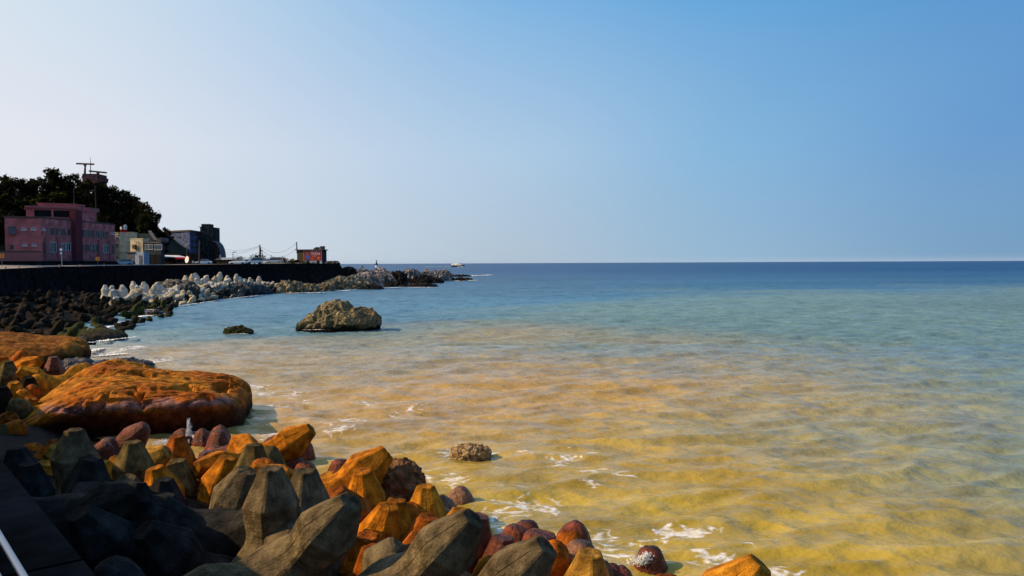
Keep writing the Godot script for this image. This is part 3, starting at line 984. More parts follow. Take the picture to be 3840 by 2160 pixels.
		[1040, 1262, 17.6, 0, Vector3(0.2, 0.95, 0), H, "rust", 1, "rust tetrapod hump between the two cracked ones"],
		[1060, 1345, 14.2, 0, Vector3(0.25, 0.93, 0.1), H, "rust", 0, "deep orange tetrapod face above the blackish stump"],
		[1265, 1350, 14.6, 0, Vector3(0.1, 0.97, 0), H, "red", 0, "maroon tetrapod close before the foam pair"],
		[1345, 1330, 15.4, 0, Vector3(-0.1, 0.97, 0.1), H, "red", 1, "small wet red tetrapod between the foam pair and the big rounded one"],
		[1430, 1330, 15.6, 0, Vector3(-0.1, 1, 0), H, "rust", 1, "rust-red tetrapod hard against the big rounded wet one"],
		[1510, 1400, 13.6, 0, Vector3(0.2, 0.95, 0), H, "red", 1, "maroon tetrapod beside the sunlit yellow-orange one"],
		[1420, 1375, 13.6, 0, Vector3(0.5, 0.6, 0.3), H, "rust", 1, "rust tetrapod between the flat-faced red and yellow-orange ones"],
	]
	for r in rows:
		if r[4].normalized().y < 0.75 and r[5] == H: r[5] = DN
		var d: float = r[2] if r[2] > 0 else pile_depth(r[0], r[1], r[3])
		put_tetra(at(r[0], r[1], d), r[4], r[5], r[6], r[7], r[8], g)
	# the orange cluster between the two orange boulders
	var g2 := "orange tetrapods between the two orange boulders"
	var west := [
		[135, 897, 39.5, UP, H, "red", 0, "upright maroon tetrapod with lit cap in the orange cluster by the inlet"],
		[61, 880, 40.5, Vector3(0.4, 0.85, 0), H, "rust", 1, "dull orange tetrapod leaning under the flat boulder's dark side"],
		[19, 908, 37.0, UP, H, "olive", 0, "olive upright tetrapod with pale tip in the orange cluster"],
		[70, 900, 39.0, Vector3(0.5, 0.8, 0), H, "orange", 0, "orange tetrapod with a lit edge above the long slanting one"],
		[103, 905, 38.2, Vector3(0.85, 0.45, 0.1), Vector3(-0.7, 0.5, 0.3), "orange", 0, "orange tetrapod with a long slanting lit leg"],
		[93, 919, 37.6, Vector3(0.6, 0.75, 0.1), H, "orange", 1, "small orange tetrapod tip below the long slanting leg"],
		[46, 930, 36.0, Vector3(-0.6, 0.55, 0.5), H, "amber", 0, "amber tetrapod with a broad lit face in the orange cluster"],
		[95, 938, 35.6, UP, H, "amber", 1, "little amber tetrapod tip beside the inlet"],
		[72, 948, 34.5, Vector3(0.2, 0.9, 0.2), H, "shade", 0, "brown tetrapod in shade amid the orange cluster"],
		[36, 961, 33.2, Vector3(0.1, 0.9, 0.2), H, "amber", 0, "glowing amber tetrapod in front of the olive upright one"],
		[55, 984, 31.6, Vector3(0.3, 0.7, 0.5), H, "orange", 1, "glowing rounded orange tetrapod beside the big boulder's edge"],
		[5, 973, 32.2, UP, H, "shade", 0, "dim brown tetrapod at the edge of the orange cluster"],
		[91, 968, 33.5, Vector3(0.5, 0.8, 0), H, "rust", 1, "thin orange tetrapod leg against the big boulder"],
		[36, 1010, 29.5, Vector3(0.2, 0.6, 0.7), H, "olive", 1, "large dim ochre tetrapod below the glowing ones"],
		[26, 1045, 27.4, Vector3(0.5, 0.6, 0.5), H, "rust", 0, "dusky orange tetrapod below the large dim ochre one"],
		[9, 1070, 25.8, Vector3(0.1, 0.8, 0.4), H, "olive", 1, "dim olive tetrapod lowest in the orange cluster"],
		[5, 897, 39.5, UP, H, "rust", 0, "dusky rust tetrapod tip at the flat boulder's foot"],
		[58, 1062, 26.0, Vector3(0.6, 0.6, 0.2), H, "rust", 2, "rounded rust tetrapod hump under the big boulder's corner"],
		[82, 1000, 31.0, Vector3(0.4, 0.8, 0.0), H, "orange", 0, "orange tetrapod pressed against the big boulder's lit end"],
	]
	for r in west: put_tetra(at(r[0], r[1], r[2]), r[3], r[4], r[5], r[6], r[7], g2)
	# dark ones in the foam off the flat boulder
	var g3 := "dark tetrapods in the foam beyond the flat boulder"
	var foamy := [
		[168, 862, 58, Vector3(0.2, 0.95, 0), "dark, first beyond the flat boulder's end"], [176, 872, 56, UP, "slim grey, standing in foam"], [187, 876, 55, Vector3(0.1, 0.97, 0), "upright dark, middle of the foam"],
		[213, 866, 55, Vector3(0.55, 0.8, 0), "tall dark leaning, outermost in the foam"], [181, 894, 52, Vector3(0.2, 0.9, 0.2), "low black, nearest the flat boulder"], [198, 898, 52, Vector3(0.5, 0.7, 0), "half sunk dark, past the low black one"], [213, 901, 52, Vector3(0.3, 0.9, 0), "small brown, last before the purple rock"],
		[205, 846, 62, UP, "mossy, by the green whaleback rock"],
	]
	for r in foamy: put_tetra(at(r[0], r[1], r[2]), r[3], H, "shade" if r[4].length() % 2 else "wet", 1, "tetrapod in the foam, " + r[4], g3, false)

# the long heap along the wall: dark and wet in the wall's shade, then pale new ones in the sun
func far_tetrapods() -> void:
	var r := RandomNumberGenerator.new()
	r.seed = 77
	var made := []
	# the shaded stretch
	for band in 7:
		var t := 56.0 + band * 0.9
		while t < 128.0:
			var i := 0
			while i < wall_line.size() - 1 and wall_line[i].y < t: i += 1
			var wide: float = ramp_f(t, [56, 75, 90, 120, 130], [15.0, 20.0, 24.0, 24.0, 22.0])
			var out := wide * (0.985 - band * 0.135) + r.randf_range(-0.9, 0.9)
			var y := ramp_f(out / wide, [0.0, 0.35, 1.0], [1.9, 1.3, -0.35]) + r.randf_range(-0.35, 0.35)
			var p := at_wall(i, out, y)
			t += r.randf_range(3.0, 4.4)
			var seen := p.x / -p.z > -0.69 and -p.z > 52.0
			if -p.z < 66.0 and p.x > -33.5: seen = false
			if seen: made.append([p, band, 0])
	# the sunlit heap: foot of the line given by points, crest further in
	var foot := [Vector2(-55.5, 122), Vector2(-53.5, 131), Vector2(-55.0, 147), Vector2(-54.5, 162), Vector2(-54.5, 176), Vector2(-53.5, 187)]
	var crest := [Vector2(-63.5, 123), Vector2(-62.5, 134), Vector2(-62.5, 148), Vector2(-61.0, 160), Vector2(-58.5, 174), Vector2(-55.5, 187)]
	for band in 5:
		var n := 25
		for k in n:
			var f := (k + r.randf_range(0.15, 0.85)) / n
			var q := f * (foot.size() - 1)
			var i := mini(int(q), foot.size() - 2)
			var a: Vector2 = foot[i].lerp(foot[i + 1], q - i)
			var b: Vector2 = crest[i].lerp(crest[i + 1], q - i)
			var c := a.lerp(b, band / 4.0)
			var top := ramp_f(f, [0.0, 0.3, 0.5, 0.75, 1.0], [2.5, 3.3, 4.2, 3.9, 2.0])
			var y := lerpf(-0.2, top - 1.1, pow(band / 4.0, 0.8)) + r.randf_range(-0.35, 0.35)
			made.append([Vector3(c.x + r.randf_range(-0.5, 0.5), y, -c.y + r.randf_range(-0.6, 0.6)), band, 1])
	var lists := {}
	for m in made:
		var p: Vector3 = m[0]
		var dir := Vector3(r.randfn() * 0.75, absf(r.randfn()) * 0.5 + (0.12 if m[2] == 1 else 0.3), r.randfn() * 0.75)
		if m[2] == 1 and m[1] == 4: dir = Vector3(r.randfn() * 0.28, 1, r.randfn() * 0.28)
		dir = dir.normalized()
		var kind := "shade"
		var worn := 1 if r.randf() < 0.3 else 0
		if m[2] == 1:
			kind = "pale"
			worn = 0
			if m[1] == 0: kind = "shade" if r.randf() < 0.6 else "cream"
			elif m[1] == 1 and r.randf() < 0.7: kind = "cream"
			elif r.randf() < 0.25: kind = "cream"
			if m[1] < 2 and -p.z > 152.0: kind = "wet"
		else:
			if m[1] == 0: kind = ["moss", "wet", "shade"][r.randi() % 3]
			elif m[1] == 1: kind = ["moss", "shade", "shade"][r.randi() % 3]
			if p.y < 0.2: worn = 2 if r.randf() < 0.25 else 1
		var big := r.randf_range(0.95, 1.12) if m[2] == 1 else r.randf_range(0.68, 0.92)
		if m[2] == 1 and m[1] >= 3:
			big *= 1.22
			p.y -= 0.75 if m[1] == 4 else 0.45
		var o := put_tetra(p + dir * L * big, dir, Vector3(r.randfn(), r.randfn() * 0.3, r.randfn()), kind, worn, "", "", false, big)
		var key := "%d_%d" % [m[2], m[1]]
		if not lists.has(key): lists[key] = []
		lists[key].append([p.x / -p.z, o, kind])
	var rows_dark := ["at the water's edge", "one row above the water", "two rows above the water", "in the middle row", "over the middle row", "below the wall foot row", "at the wall foot"]
	var rows_pale := ["at the water's edge", "one row above the water", "in the middle row", "just under the crest", "on the crest"]
	for key in lists:
		var l: Array = lists[key]
		l.sort_custom(func(a, b): return a[0] < b[0])
		for k in l.size():
			var look: String = {"pale": "pale grey", "cream": "cream", "shade": "dull brown", "moss": "mossy green", "wet": "black wet"}[l[k][2]]
			if key.begins_with("0"):
				tag(l[k][1], "%s shaded tetrapod %s, %s from the left" % [look, rows_dark[int(key.substr(2))], ordinal(k + 1)], "tetrapod", "old tetrapods along the seawall's foot")
			else:
				tag(l[k][1], "%s sunlit tetrapod %s, %s from the left" % [look, rows_pale[int(key.substr(2))], ordinal(k + 1)], "tetrapod", "pale tetrapods heaped in the sun below the seawall")

# ------------------------------------------------------------------ boulders
func one_rock(called: String, mesh: ArrayMesh, m: Material, where: Vector3, turn: float, label: String, group := "") -> MeshInstance3D:
	var o := obj(called, mesh, m)
	o.position = where
	o.rotation.y = turn
	tag(o, label, "rock", group)
	return o

func make_rocks() -> void:
	var tone := fbm(301, 0.35, 4)
	var vein := fbm(302, 0.9, 3)
	# big orange slab
	var pits := fbm(303, 0.75, 3)
	var big_shape := func(p: Vector3, d: Vector3) -> Vector3:
		var q := p
		var x := p.x
		var back := ramp_f(x, [-5.0, -4.3, -3.4, -2.5, -1.6, -0.4, 1.2, 3.2, 4.6, 5.2], [0.35, 0.9, 1.6, 2.15, 2.45, 2.25, 1.75, 1.45, 1.2, 0.9])
		var front := ramp_f(x, [-5.0, -4.0, -3.0, -2.0, -0.5, 1.2, 3.0, 4.6, 5.2], [0.2, 0.35, 0.75, 1.25, 1.5, 1.42, 1.5, 1.3, 1.0])
		if q.y > 0.0:
			q.y *= lerpf(front, back, clampf(0.5 - p.z / 8.2, 0, 1))
			q.y += sin(x * 1.3 + p.z * 0.8) * 0.07
			if p.y > 0.6:
				q.y -= clampf((pits.get_noise_3dv(Vector3(x, 0, p.z * 0.7)) - 0.12) * 1.6, 0.0, 0.30) * clampf((x + 2.2) * 0.5, 0.15, 1.0)
				q.y -= clampf(0.12 - absf(pits.get_noise_2d(x * 0.25 + 9.0, p.z * 1.4 + x * 0.35)), 0.0, 0.12) * 1.1
		else:
			q.x *= 1.0 + 0.05 * q.y
		if p.z > 0.0: q.z *= 1.0 - 0.26 * clampf((front - 0.12 - q.y) / 1.6, 0.0, 1.0)
		return q
	var orange := func(p: Vector3, k: float) -> Color:
		var t := clampf(tone.get_noise_3dv(p) * 1.3 + 0.5, 0, 1)
		var c := Color(0.66, 0.175, 0.014).lerp(Color(0.88, 0.33, 0.03), t)
		c = c.lerp(Color(0.92, 0.42, 0.04), clampf((-p.x - 1.6) * 0.4, 0, 1) * 0.7)  # sunlit yellow of the left end painted into the colour
		var band := clampf(1.0 - absf(p.y - 1.12 + vein.get_noise_3dv(p) * 0.25) / 0.22, 0, 1) * clampf((p.z - 1.6) * 0.9, 0, 1)
		c = c.lerp(Color(0.50, 0.30, 0.30), band * 0.85)
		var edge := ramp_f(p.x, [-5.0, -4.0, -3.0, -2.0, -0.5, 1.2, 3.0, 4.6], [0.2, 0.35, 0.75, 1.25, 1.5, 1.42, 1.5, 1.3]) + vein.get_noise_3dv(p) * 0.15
		c = c.lerp(Color(0.11, 0.032, 0.016), clampf((edge - 0.30 - p.y) * 3.0, 0, 1) * clampf(p.z - 1.4, 0, 1) * 0.9)  # shade of the front face painted in below the top edge
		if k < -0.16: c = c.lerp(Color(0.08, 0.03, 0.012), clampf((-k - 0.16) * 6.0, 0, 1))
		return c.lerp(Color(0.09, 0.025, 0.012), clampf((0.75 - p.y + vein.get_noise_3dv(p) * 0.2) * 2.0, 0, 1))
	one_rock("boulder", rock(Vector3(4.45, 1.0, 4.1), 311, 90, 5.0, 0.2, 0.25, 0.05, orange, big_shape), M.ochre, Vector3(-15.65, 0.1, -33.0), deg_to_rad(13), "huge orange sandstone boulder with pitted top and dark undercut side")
	var flat_shape := func(p: Vector3, d: Vector3) -> Vector3:
		var q := p
		if q.y < 0.4: q.z *= 1.0 + 0.12 * (q.y - 0.4)
		if q.y > 0: q.y *= 1.0 + (-p.z) * 0.06 - p.x * 0.02
		return q
	var orange2 := func(p: Vector3, k: float) -> Color:
		var t := clampf(tone.get_noise_3dv(p * 1.3) * 1.4 + 0.5, 0, 1)
		var c := Color(0.33, 0.11, 0.018).lerp(Color(0.56, 0.22, 0.03), t)
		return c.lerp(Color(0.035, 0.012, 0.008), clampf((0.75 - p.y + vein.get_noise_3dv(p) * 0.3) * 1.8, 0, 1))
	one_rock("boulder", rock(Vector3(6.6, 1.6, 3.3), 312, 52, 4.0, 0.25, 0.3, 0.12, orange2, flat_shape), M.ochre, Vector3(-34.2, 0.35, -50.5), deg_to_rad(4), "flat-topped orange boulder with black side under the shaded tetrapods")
	var wet := func(p: Vector3, k: float) -> Color:
		return Color(0.045, 0.025, 0.022).lerp(Color(0.11, 0.07, 0.075), clampf(tone.get_noise_3dv(p * 2.0) + 0.5, 0, 1))
	one_rock("boulder", rock(Vector3(1.3, 0.8, 2.0), 313, 24, 2.6, 0.3, 0.5, 0.2, wet), M.wet_rock, at(182, 925, 48.5) * Vector3(1, 0, 1) + Vector3(0, -0.15, 0), 0.3, "black wet rock running from the flat boulder down to the inlet")
	one_rock("boulder", rock(Vector3(1.9, 0.6, 1.9), 314, 26, 2.2, 0.25, 0.6, 0.25, wet), M.wet_rock, at(298, 912, 50.0) * Vector3(1, 0, 1) + Vector3(0, -0.1, 0), -0.2, "low purple wet rock awash behind the huge orange boulder")
	var green := func(p: Vector3, k: float) -> Color:
		var c := Color(0.09, 0.115, 0.02).lerp(Color(0.14, 0.12, 0.05), clampf(tone.get_noise_3dv(p * 1.5) + 0.5, 0, 1))
		return c.lerp(Color(0.10, 0.085, 0.06), clampf((p.x - 0.2) * 0.8 + (p.z - 1.0) * 0.5, 0, 1))
	one_rock("boulder", rock(Vector3(2.7, 0.85, 2.4), 315, 26, 2.1, 0.15, 0.5, 0.1, green), M.searock, at(238, 846, 70.5) * Vector3(1, 0, 1) + Vector3(0, 0.05, 0), -0.1, "green algae-covered whaleback rock at the bay's edge")
	one_rock("boulder", rock(Vector3(1.35, 0.55, 0.9), 316, 22, 2.2, 0.3, 0.9, 0.25, green), M.searock, at(598, 836, 75.5) * Vector3(1, 0, 1) + Vector3(0, -0.02, 0), 0.0, "small mossy rock by itself in the bay's blue water")
	one_rock("boulder", rock(Vector3(1.0, 0.6, 0.9), 317, 18, 2.2, 0.25, 0.9, 0.2, wet), M.wet_rock, at(388, 789, 104) * Vector3(1, 0, 1), 0.0, "small dark rock awash off the shaded tetrapods")
	# the big rock in the bay
	var bay_shape := func(p: Vector3, d: Vector3) -> Vector3:
		var q := p
		if q.y > 0:
			var f := ramp_f(p.x, [-4.2, -3.4, -2.4, -1.9, -1.0, -0.2, 0.7, 1.4, 2.0, 3.0, 3.7, 4.2], [0.3, 0.42, 0.66, 0.84, 0.95, 1.0, 0.98, 0.74, 0.82, 0.82, 0.95, 1.0])
			q.y *= f
		if p.x > 0.5 and p.y < 0.5: q.z *= 0.82
		if p.x > 3.0: q.x -= clampf(0.3 - p.y, 0.0, 1.0) * 0.5
		return q
	var grit := fbm(305, 1.6, 3)
	var tan_c := func(p: Vector3, k: float) -> Color:
		var t := clampf(grit.get_noise_3dv(p) * 1.2 + 0.5 + k * 0.6, 0, 1)
		var c := Color(0.24, 0.195, 0.11).lerp(Color(0.62, 0.50, 0.27), t)
		c = c.lerp(Color(0.46, 0.32, 0.17), clampf((p.x - 1.2) * 0.6, 0, 1) * 0.6)
		if p.x < -1.8: c = c.lerp(Color(0.10, 0.12, 0.03), clampf((-p.x - 1.8) * 0.5, 0, 1) * clampf(1.1 - p.y, 0, 1))
		return c.lerp(Color(0.03, 0.025, 0.018), clampf((0.40 - p.y + vein.get_noise_3dv(p) * 0.3) * 3.0, 0, 1))
	one_rock("boulder", rock(Vector3(4.15, 2.55, 2.7), 321, 64, 2.7, 0.42, 0.5, 0.26, tan_c, bay_shape), M.searock, Vector3(at(850, 810, 79.5).x, 0.15, -80.0), deg_to_rad(-4), "big rugged tan rock rising from the middle of the bay")
	# rocks by the near heap
	var small := func(p: Vector3, k: float) -> Color:
		var t := clampf(grit.get_noise_3dv(p * 3.0) * 1.2 + 0.5 + k * 2.0, 0, 1)
		return Color(0.60, 0.30, 0.08).lerp(Color(0.95, 0.72, 0.42), t)
	one_rock("boulder", rock(Vector3(0.66, 0.34, 0.5), 322, 30, 2.8, 0.07, 1.6, 0.09, small), M.searock, at(1183, 1141, 26.6) * Vector3(1, 0, 1) + Vector3(0, 0.08, 0), 0.0, "small holed ochre rock washed by surf off the near heap")
	var crumb := func(p: Vector3, k: float) -> Color:
		return Color(0.36, 0.13, 0.04).lerp(Color(0.50, 0.27, 0.13), clampf(grit.get_noise_3dv(p * 3.0) + 0.5, 0, 1))
	one_rock("boulder", rock(Vector3(0.75, 1.0, 0.7), 323, 28, 2.3, 0.16, 1.2, 0.10, crumb), M.searock, at(998, 1262, 19.2), 0.4, "crumbling rust-brown rock behind the raised orange tetrapod leg")
	# dark rock faces among the sunlit heap
	var dark := func(p: Vector3, k: float) -> Color:
		return Color(0.022, 0.02, 0.018).lerp(Color(0.07, 0.06, 0.045), clampf(grit.get_noise_3dv(p) + 0.4, 0, 1))
	one_rock("boulder", rock(Vector3(5.2, 3.3, 3.6), 324, 28, 2.4, 0.9, 0.4, 0.5, dark), M.wet_rock, Vector3(-60.5, 0.2, -144.0), deg_to_rad(-35), "black rock mass splitting the sunlit heap of pale tetrapods")
	one_rock("boulder", rock(Vector3(9.0, 2.5, 4.2), 325, 30, 2.4, 0.8, 0.35, 0.6, dark), M.wet_rock, Vector3(-56.5, 0.0, -166.0), deg_to_rad(75), "low black rock bank at the foot of the sunlit heap")
	# the headland: x and y as seen on the picture plan, distance
	var cg := "rocks of the headland beyond the seawall"
	var tan_l := [Color(0.28, 0.22, 0.13), Color(0.72, 0.58, 0.38)]
	var grey_l := [Color(0.24, 0.205, 0.195), Color(0.76, 0.65, 0.59)]
	var dark_l := [Color(0.02, 0.018, 0.017), Color(0.07, 0.06, 0.055)]
	for q in [
		[700, 765, 710, 738, 181, tan_l, "rough tan rock next to the sunlit tetrapods"], [745, 800, 713, 736, 187, tan_l, "tan rock second along the headland's shore"], [790, 842, 711, 733, 194, tan_l, "long low tan rock third along the headland's shore"],
		[818, 930, 697, 728, 208, tan_l, "broad tan whaleback rock at the headland's middle"], [880, 958, 690, 724, 213, grey_l, "grey humped rock above the broad tan whaleback"], [905, 962, 717, 726, 206, dark_l, "dark skirt of rock below the grey humped one"],
		[866, 955, 678, 698, 236, grey_l, "pale pinkish slab on the headland's back"], [848, 905, 676, 700, 224, dark_l, "brown rock slope running down from the wall's end"], [944, 990, 688, 712, 226, grey_l, "pale-sided rock with a black seaward face"],
		[975, 1022, 684, 714, 234, dark_l, "black rock between the pale-sided one and the domes"], [1006, 1060, 678, 708, 262, grey_l, "bigger grey dome on the headland"], [1056, 1086, 680, 702, 285, grey_l, "smaller grey dome on the headland"],
		[1076, 1136, 680, 703, 300, grey_l, "grey rock tapering seaward from the domes"], [1128, 1184, 691.5, 697.5, 390, dark_l, "thin dark reef at the headland's tip"], [965, 1022, 708, 720, 224, dark_l, "low black ledge at the waterline below the domes"],
		[1000, 1020, 717.5, 723.5, 222, dark_l, "small black rock close off the low ledge"], [1020, 1098, 714, 722.5, 224, dark_l, "long flat black reef off the headland"], [1123, 1143, 698, 706.5, 300, dark_l, "first of three black rocks in white water"],
		[1141, 1166, 698, 707, 298, dark_l, "second and widest of three black rocks in white water"], [1163, 1190, 700, 707, 300, dark_l, "third of three black rocks in white water"], [1020, 1110, 696, 711, 262, dark_l, "dark rock shelf along the foot of the domes"],
		[900, 1000, 683, 697, 250, grey_l, "long grey rock shelf linking slab and domes"], [930, 975, 676, 690, 255, grey_l, "grey knoll where the white beacon stands"], [826, 866, 668, 700, 214, dark_l, "dark rubble heap at the very end of the wall"],
	]:
		var lo: Color = q[5][0]
		var hi: Color = q[5][1]
		var d: float = q[4]
		var half: float = (q[1] - q[0]) * 0.3975 * d / 1600.0
		var top: float = at(q[0], q[2], d).y
		var paint := func(p: Vector3, k: float) -> Color:
			var t := clampf(tone.get_noise_3dv(p * 1.4) * 1.3 + 0.55 + k * 0.25, 0, 1)
			return lo.lerp(hi, t).lerp(Color(0.03, 0.026, 0.02), clampf(0.45 - p.y * 0.9 + vein.get_noise_3dv(p * 0.5) * 0.7, 0, 1))
		var c := at((q[0] + q[1]) / 2.0, q[2], d)
		one_rock("coast_rock", rock(Vector3(half * 1.12, top + 0.5, maxf(half * 0.75, 1.2)), 400 + int(q[0]), 26, 2.5, minf(0.9, top * 0.35), 0.28, minf(0.9, 0.2 + top * 0.3), paint), M.coast, Vector3(c.x, -0.5, c.z), sin(q[0] * 1.7) * 0.3, q[6], cg)

# ------------------------------------------------------------------ buildings
# a facade: lower-left corner, direction along it, outward normal
class Face:
	var o: Vector3
	var u: Vector3
	var n: Vector3
	func _init(a: Vector3, b: Vector3):
		o = a
		u = Vector3(b.x - a.x, 0, b.z - a.z).normalized()
		n = u.cross(Vector3(0, 1, 0))
		if n.dot(-a) < 0: n = -n
	func p(s: float, h: float, out := 0.0) -> Vector3: return o + u * s + Vector3(0, h, 0) + n * out
	func basis() -> Basis: return Basis(u, Vector3.UP, u.cross(Vector3.UP))

func on_face(f: Face, x: float, y: float) -> Vector2:
	var r := ray(x, y)
	var t := (f.o - EYE).dot(f.n) / r.dot(f.n)
	var q := EYE + r * t - f.o
	return Vector2(q.dot(f.u), q.y)

# a window seen between two plan corners: frame with mullion, pane, sill
func window(f: Face, x0: float, y0: float, x1: float, y1: float, parent: Node, frame: Material, pane: Material, sill := false, bars := 1) -> void:
	var m := on_face(f, (x0 + x1) / 2, (y0 + y1) / 2)
	var a := on_face(f, x0, (y0 + y1) / 2)
	var b := on_face(f, x1, (y0 + y1) / 2)
	var top := on_face(f, (x0 + x1) / 2, y0).y
	var bot := on_face(f, (x0 + x1) / 2, y1).y
	window_at(f, m.x, (top + bot) / 2, absf(b.x - a.x), top - bot, parent, frame, pane, sill, bars)

func window_at(f: Face, s: float, h: float, w: float, t: float, parent: Node, frame: Material, pane: Material, sill := false, bars := 1) -> void:
	var bs := f.basis()
	var fr := Soup.new()
	var e := 0.09
	fr.box(f.p(s - w / 2 + e / 2, h, 0.05), Vector3(e, t, 0.14), bs)
	fr.box(f.p(s + w / 2 - e / 2, h, 0.05), Vector3(e, t, 0.14), bs)
	fr.box(f.p(s, h + t / 2 - e / 2, 0.05), Vector3(w - 2 * e, e, 0.14), bs)
	fr.box(f.p(s, h - t / 2 + e / 2, 0.05), Vector3(w - 2 * e, e, 0.14), bs)
	for k in bars: fr.box(f.p(s - w / 2 + w * (k + 1) / (bars + 1.0), h, 0.04), Vector3(0.07, t - 2 * e, 0.10), bs)
	var o := obj("window", fr.mesh(0), frame, parent)
	for k in bars + 1:
		var g := Soup.new()
		var pw := (w - 2 * e - bars * 0.07) / (bars + 1)
		g.box(f.p(s - w / 2 + w * (k + 0.5) / (bars + 1.0), h, 0.006), Vector3(pw, t - 2 * e, 0.03), bs)
		obj("pane", g.mesh(0), pane, o)
	if sill:
		var q := Soup.new()
		q.box(f.p(s, h - t / 2 - 0.09, 0.09), Vector3(w + 0.3, 0.16, 0.2), bs)
		obj("sill", q.mesh(0), M.frame_white, o)

func slab(called: String, pts: Array, y0: float, y1: float, m: Material, parent: Node) -> MeshInstance3D:
	var s := Soup.new()
	s.prism(pts, y0, y1)
	return obj(called, s.mesh(0), m, parent)

func grow(pts: Array, by: float) -> Array:
	var c := Vector3.ZERO
	for p in pts: c += p
	c /= pts.size()
	var out := []
	for p in pts: out.append(p + (p - c).normalized() * by)
	return out

func make_pink() -> void:
	var t := thing("pink_building", "dark pink three-storey building with flat roofs below the wooded hill", "building")
	var base := 6.2
	var C := flat(at(105, 660, 150), base)
	var R := flat(at(290.6, 658, 178), base)
	var F := flat(at(14, 660, 147), base)
	var w := (R - C)
	var v := (F - C)
	var roof := at(105, 549, 150).y
	var foot := [F, C, R, R + v * 1.2]
	slab("wall", foot, base - 0.5, roof, M.pink, t)
	slab("roof", grow(foot, 0.25), roof, roof + 0.30, M.pink_roof, t)
	var side := Face.new(C, R)
	var front := Face.new(F, C)
	# third storey
	var s3 := on_face(side, 195, 560).x
	var s3b := on_face(side, 239, 560).x
	var K := C + side.u * s3 + side.n * 0.12
	var back := v.normalized()
	var f3 := [K, C + side.u * s3b + side.n * 0.12, C + side.u * s3b + back * 9.0, K + back * 9.0]
	var top3 := at(195, 531, K.z * -1.0).y
	slab("upper_wall", f3, roof + 0.305, top3, M.pink, t)
	slab("upper_roof", grow(f3, 0.4), top3, top3 + 0.35, M.pink_trim, t)
	var pen := [K + back * 0.9 + side.u * 1.2, K + back * 0.9 + side.u * 4.5, K + back * 7.6 + side.u * 4.5, K + back * 7.6 + side.u * 1.2]
	var topp := at(150, 517, 164).y
	slab("penthouse", pen, top3 + 0.355, topp, M.pink, t)
	slab("penthouse_roof", grow(pen, 0.2), topp, topp + 0.28, M.pink_trim, t)
	var pen2 := [K + side.u * 5.2 + back * 0.5, K + side.u * 9.6 + back * 0.5, K + side.u * 9.6 + back * 4.2, K + side.u * 5.2 + back * 4.2]
	slab("stair_house", pen2, top3 + 0.355, at(205, 522.5, 168).y, M.pink_trim, t)
	var rod := Soup.new()
	var rp := K + back * 1.6 + side.u * 2.0
	rod.tube(Vector3(rp.x, topp, rp.z), Vector3(rp.x, topp + 3.4, rp.z), 0.05, 0.03, 6)
	obj("roof_rod", rod.mesh(40), M.pole, t)
	# dark stair shaft standing out of the long facade
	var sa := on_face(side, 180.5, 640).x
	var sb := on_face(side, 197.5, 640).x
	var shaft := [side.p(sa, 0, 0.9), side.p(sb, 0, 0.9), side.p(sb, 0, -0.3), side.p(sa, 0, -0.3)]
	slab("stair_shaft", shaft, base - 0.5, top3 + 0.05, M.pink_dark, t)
	# open gallery on the third storey's left face
	var gal := Face.new(K + back * 9.0, K)
	gal.o.y = roof + 0.3
	var dark := Soup.new()
	dark.box(gal.p(4.6, 1.35, 0.02), Vector3(6.4, 1.5, 0.05), gal.basis())
	obj("gallery_opening", dark.mesh(0), M.black, t)
	var led := Soup.new()
	led.box(gal.p(4.5, 2.45, 0.32), Vector3(9.4, 0.4, 0.7), gal.basis())
	obj("gallery_ledge", led.mesh(0), M.pink_trim, t)
	for k in 3:
		var col := Soup.new()
		col.box(gal.p(1.2 + k * 3.3, 1.2, 0.12), Vector3(0.35, 2.0, 0.3), gal.basis())
		obj("column", col.mesh(0), M.pink, t)
	# windows of the long facade: upper storey, third storey, ground floor
	for q in [[125, 133.6, 573, 591.5, 1], [136.5, 146.5, 574, 591.5, 1], [152.5, 162.5, 574, 592, 1], [170, 176.5, 576, 593, 0], [199.5, 209, 577, 594.5, 1], [210.5, 222, 578, 595.5, 1], [226, 234.5, 580, 596.5, 1], [238.5, 247.5, 581, 597.5, 1], [251, 261, 581.5, 598.5, 1], [263.5, 271.5, 582, 599, 1], [196.5, 207.5, 539, 557, 1], [213, 222, 540, 558, 1], [226.5, 237, 541.5, 559, 1]]:
		window(side, q[0], q[2], q[1], q[3], t, M.frame, M.pane, false, q[4])
	for q in [[106, 112.5, 573, 578.5], [279, 284.5, 584, 588.5]]: window(side, q[0], q[2], q[1], q[3], t, M.frame_white, M.pane_blue, true, 0)
	for q in [[108, 115, 608, 640], [124, 141, 609, 635], [153.5, 163.5, 611, 631], [166, 177, 611, 631], [199.5, 208.5, 614, 631], [213, 222, 614.5, 631.5], [226.5, 245, 615, 632.5], [259.5, 272.5, 616, 637], [279.5, 286.5, 616, 640]]:
		window(side, q[0], q[2], q[1], q[3], t, M.frame_white if q[0] in [124, 153.5, 166, 259.5] else M.frame, M.pane, false, 1)
	for q in [[113, 121], [143, 149], [246, 250.5], [273, 277.5]]:
		var pil := Soup.new()
		var a := on_face(side, q[0], 630).x
		var b := on_face(side, q[1], 630).x
		pil.box(side.p((a + b) / 2, 3.0, 0.14), Vector3(b - a, 5.4, 0.3), side.basis())
		obj("pilaster", pil.mesh(0), M.pink_trim, t)
	for k in 7:
		var vent := Soup.new()
		vent.box(side.p(2.0 + k * 3.9, 0.75, 0.02), Vector3(1.6, 0.55, 0.06), side.basis())
		obj("cellar_vent", vent.mesh(0), M.black, t)
	var band := Soup.new()
	band.box(side.p(w.length() / 2, 1.35, 0.06), Vector3(w.length(), 0.35, 0.12), side.basis())
	obj("wall_band", band.mesh(0), M.pink_trim, t)
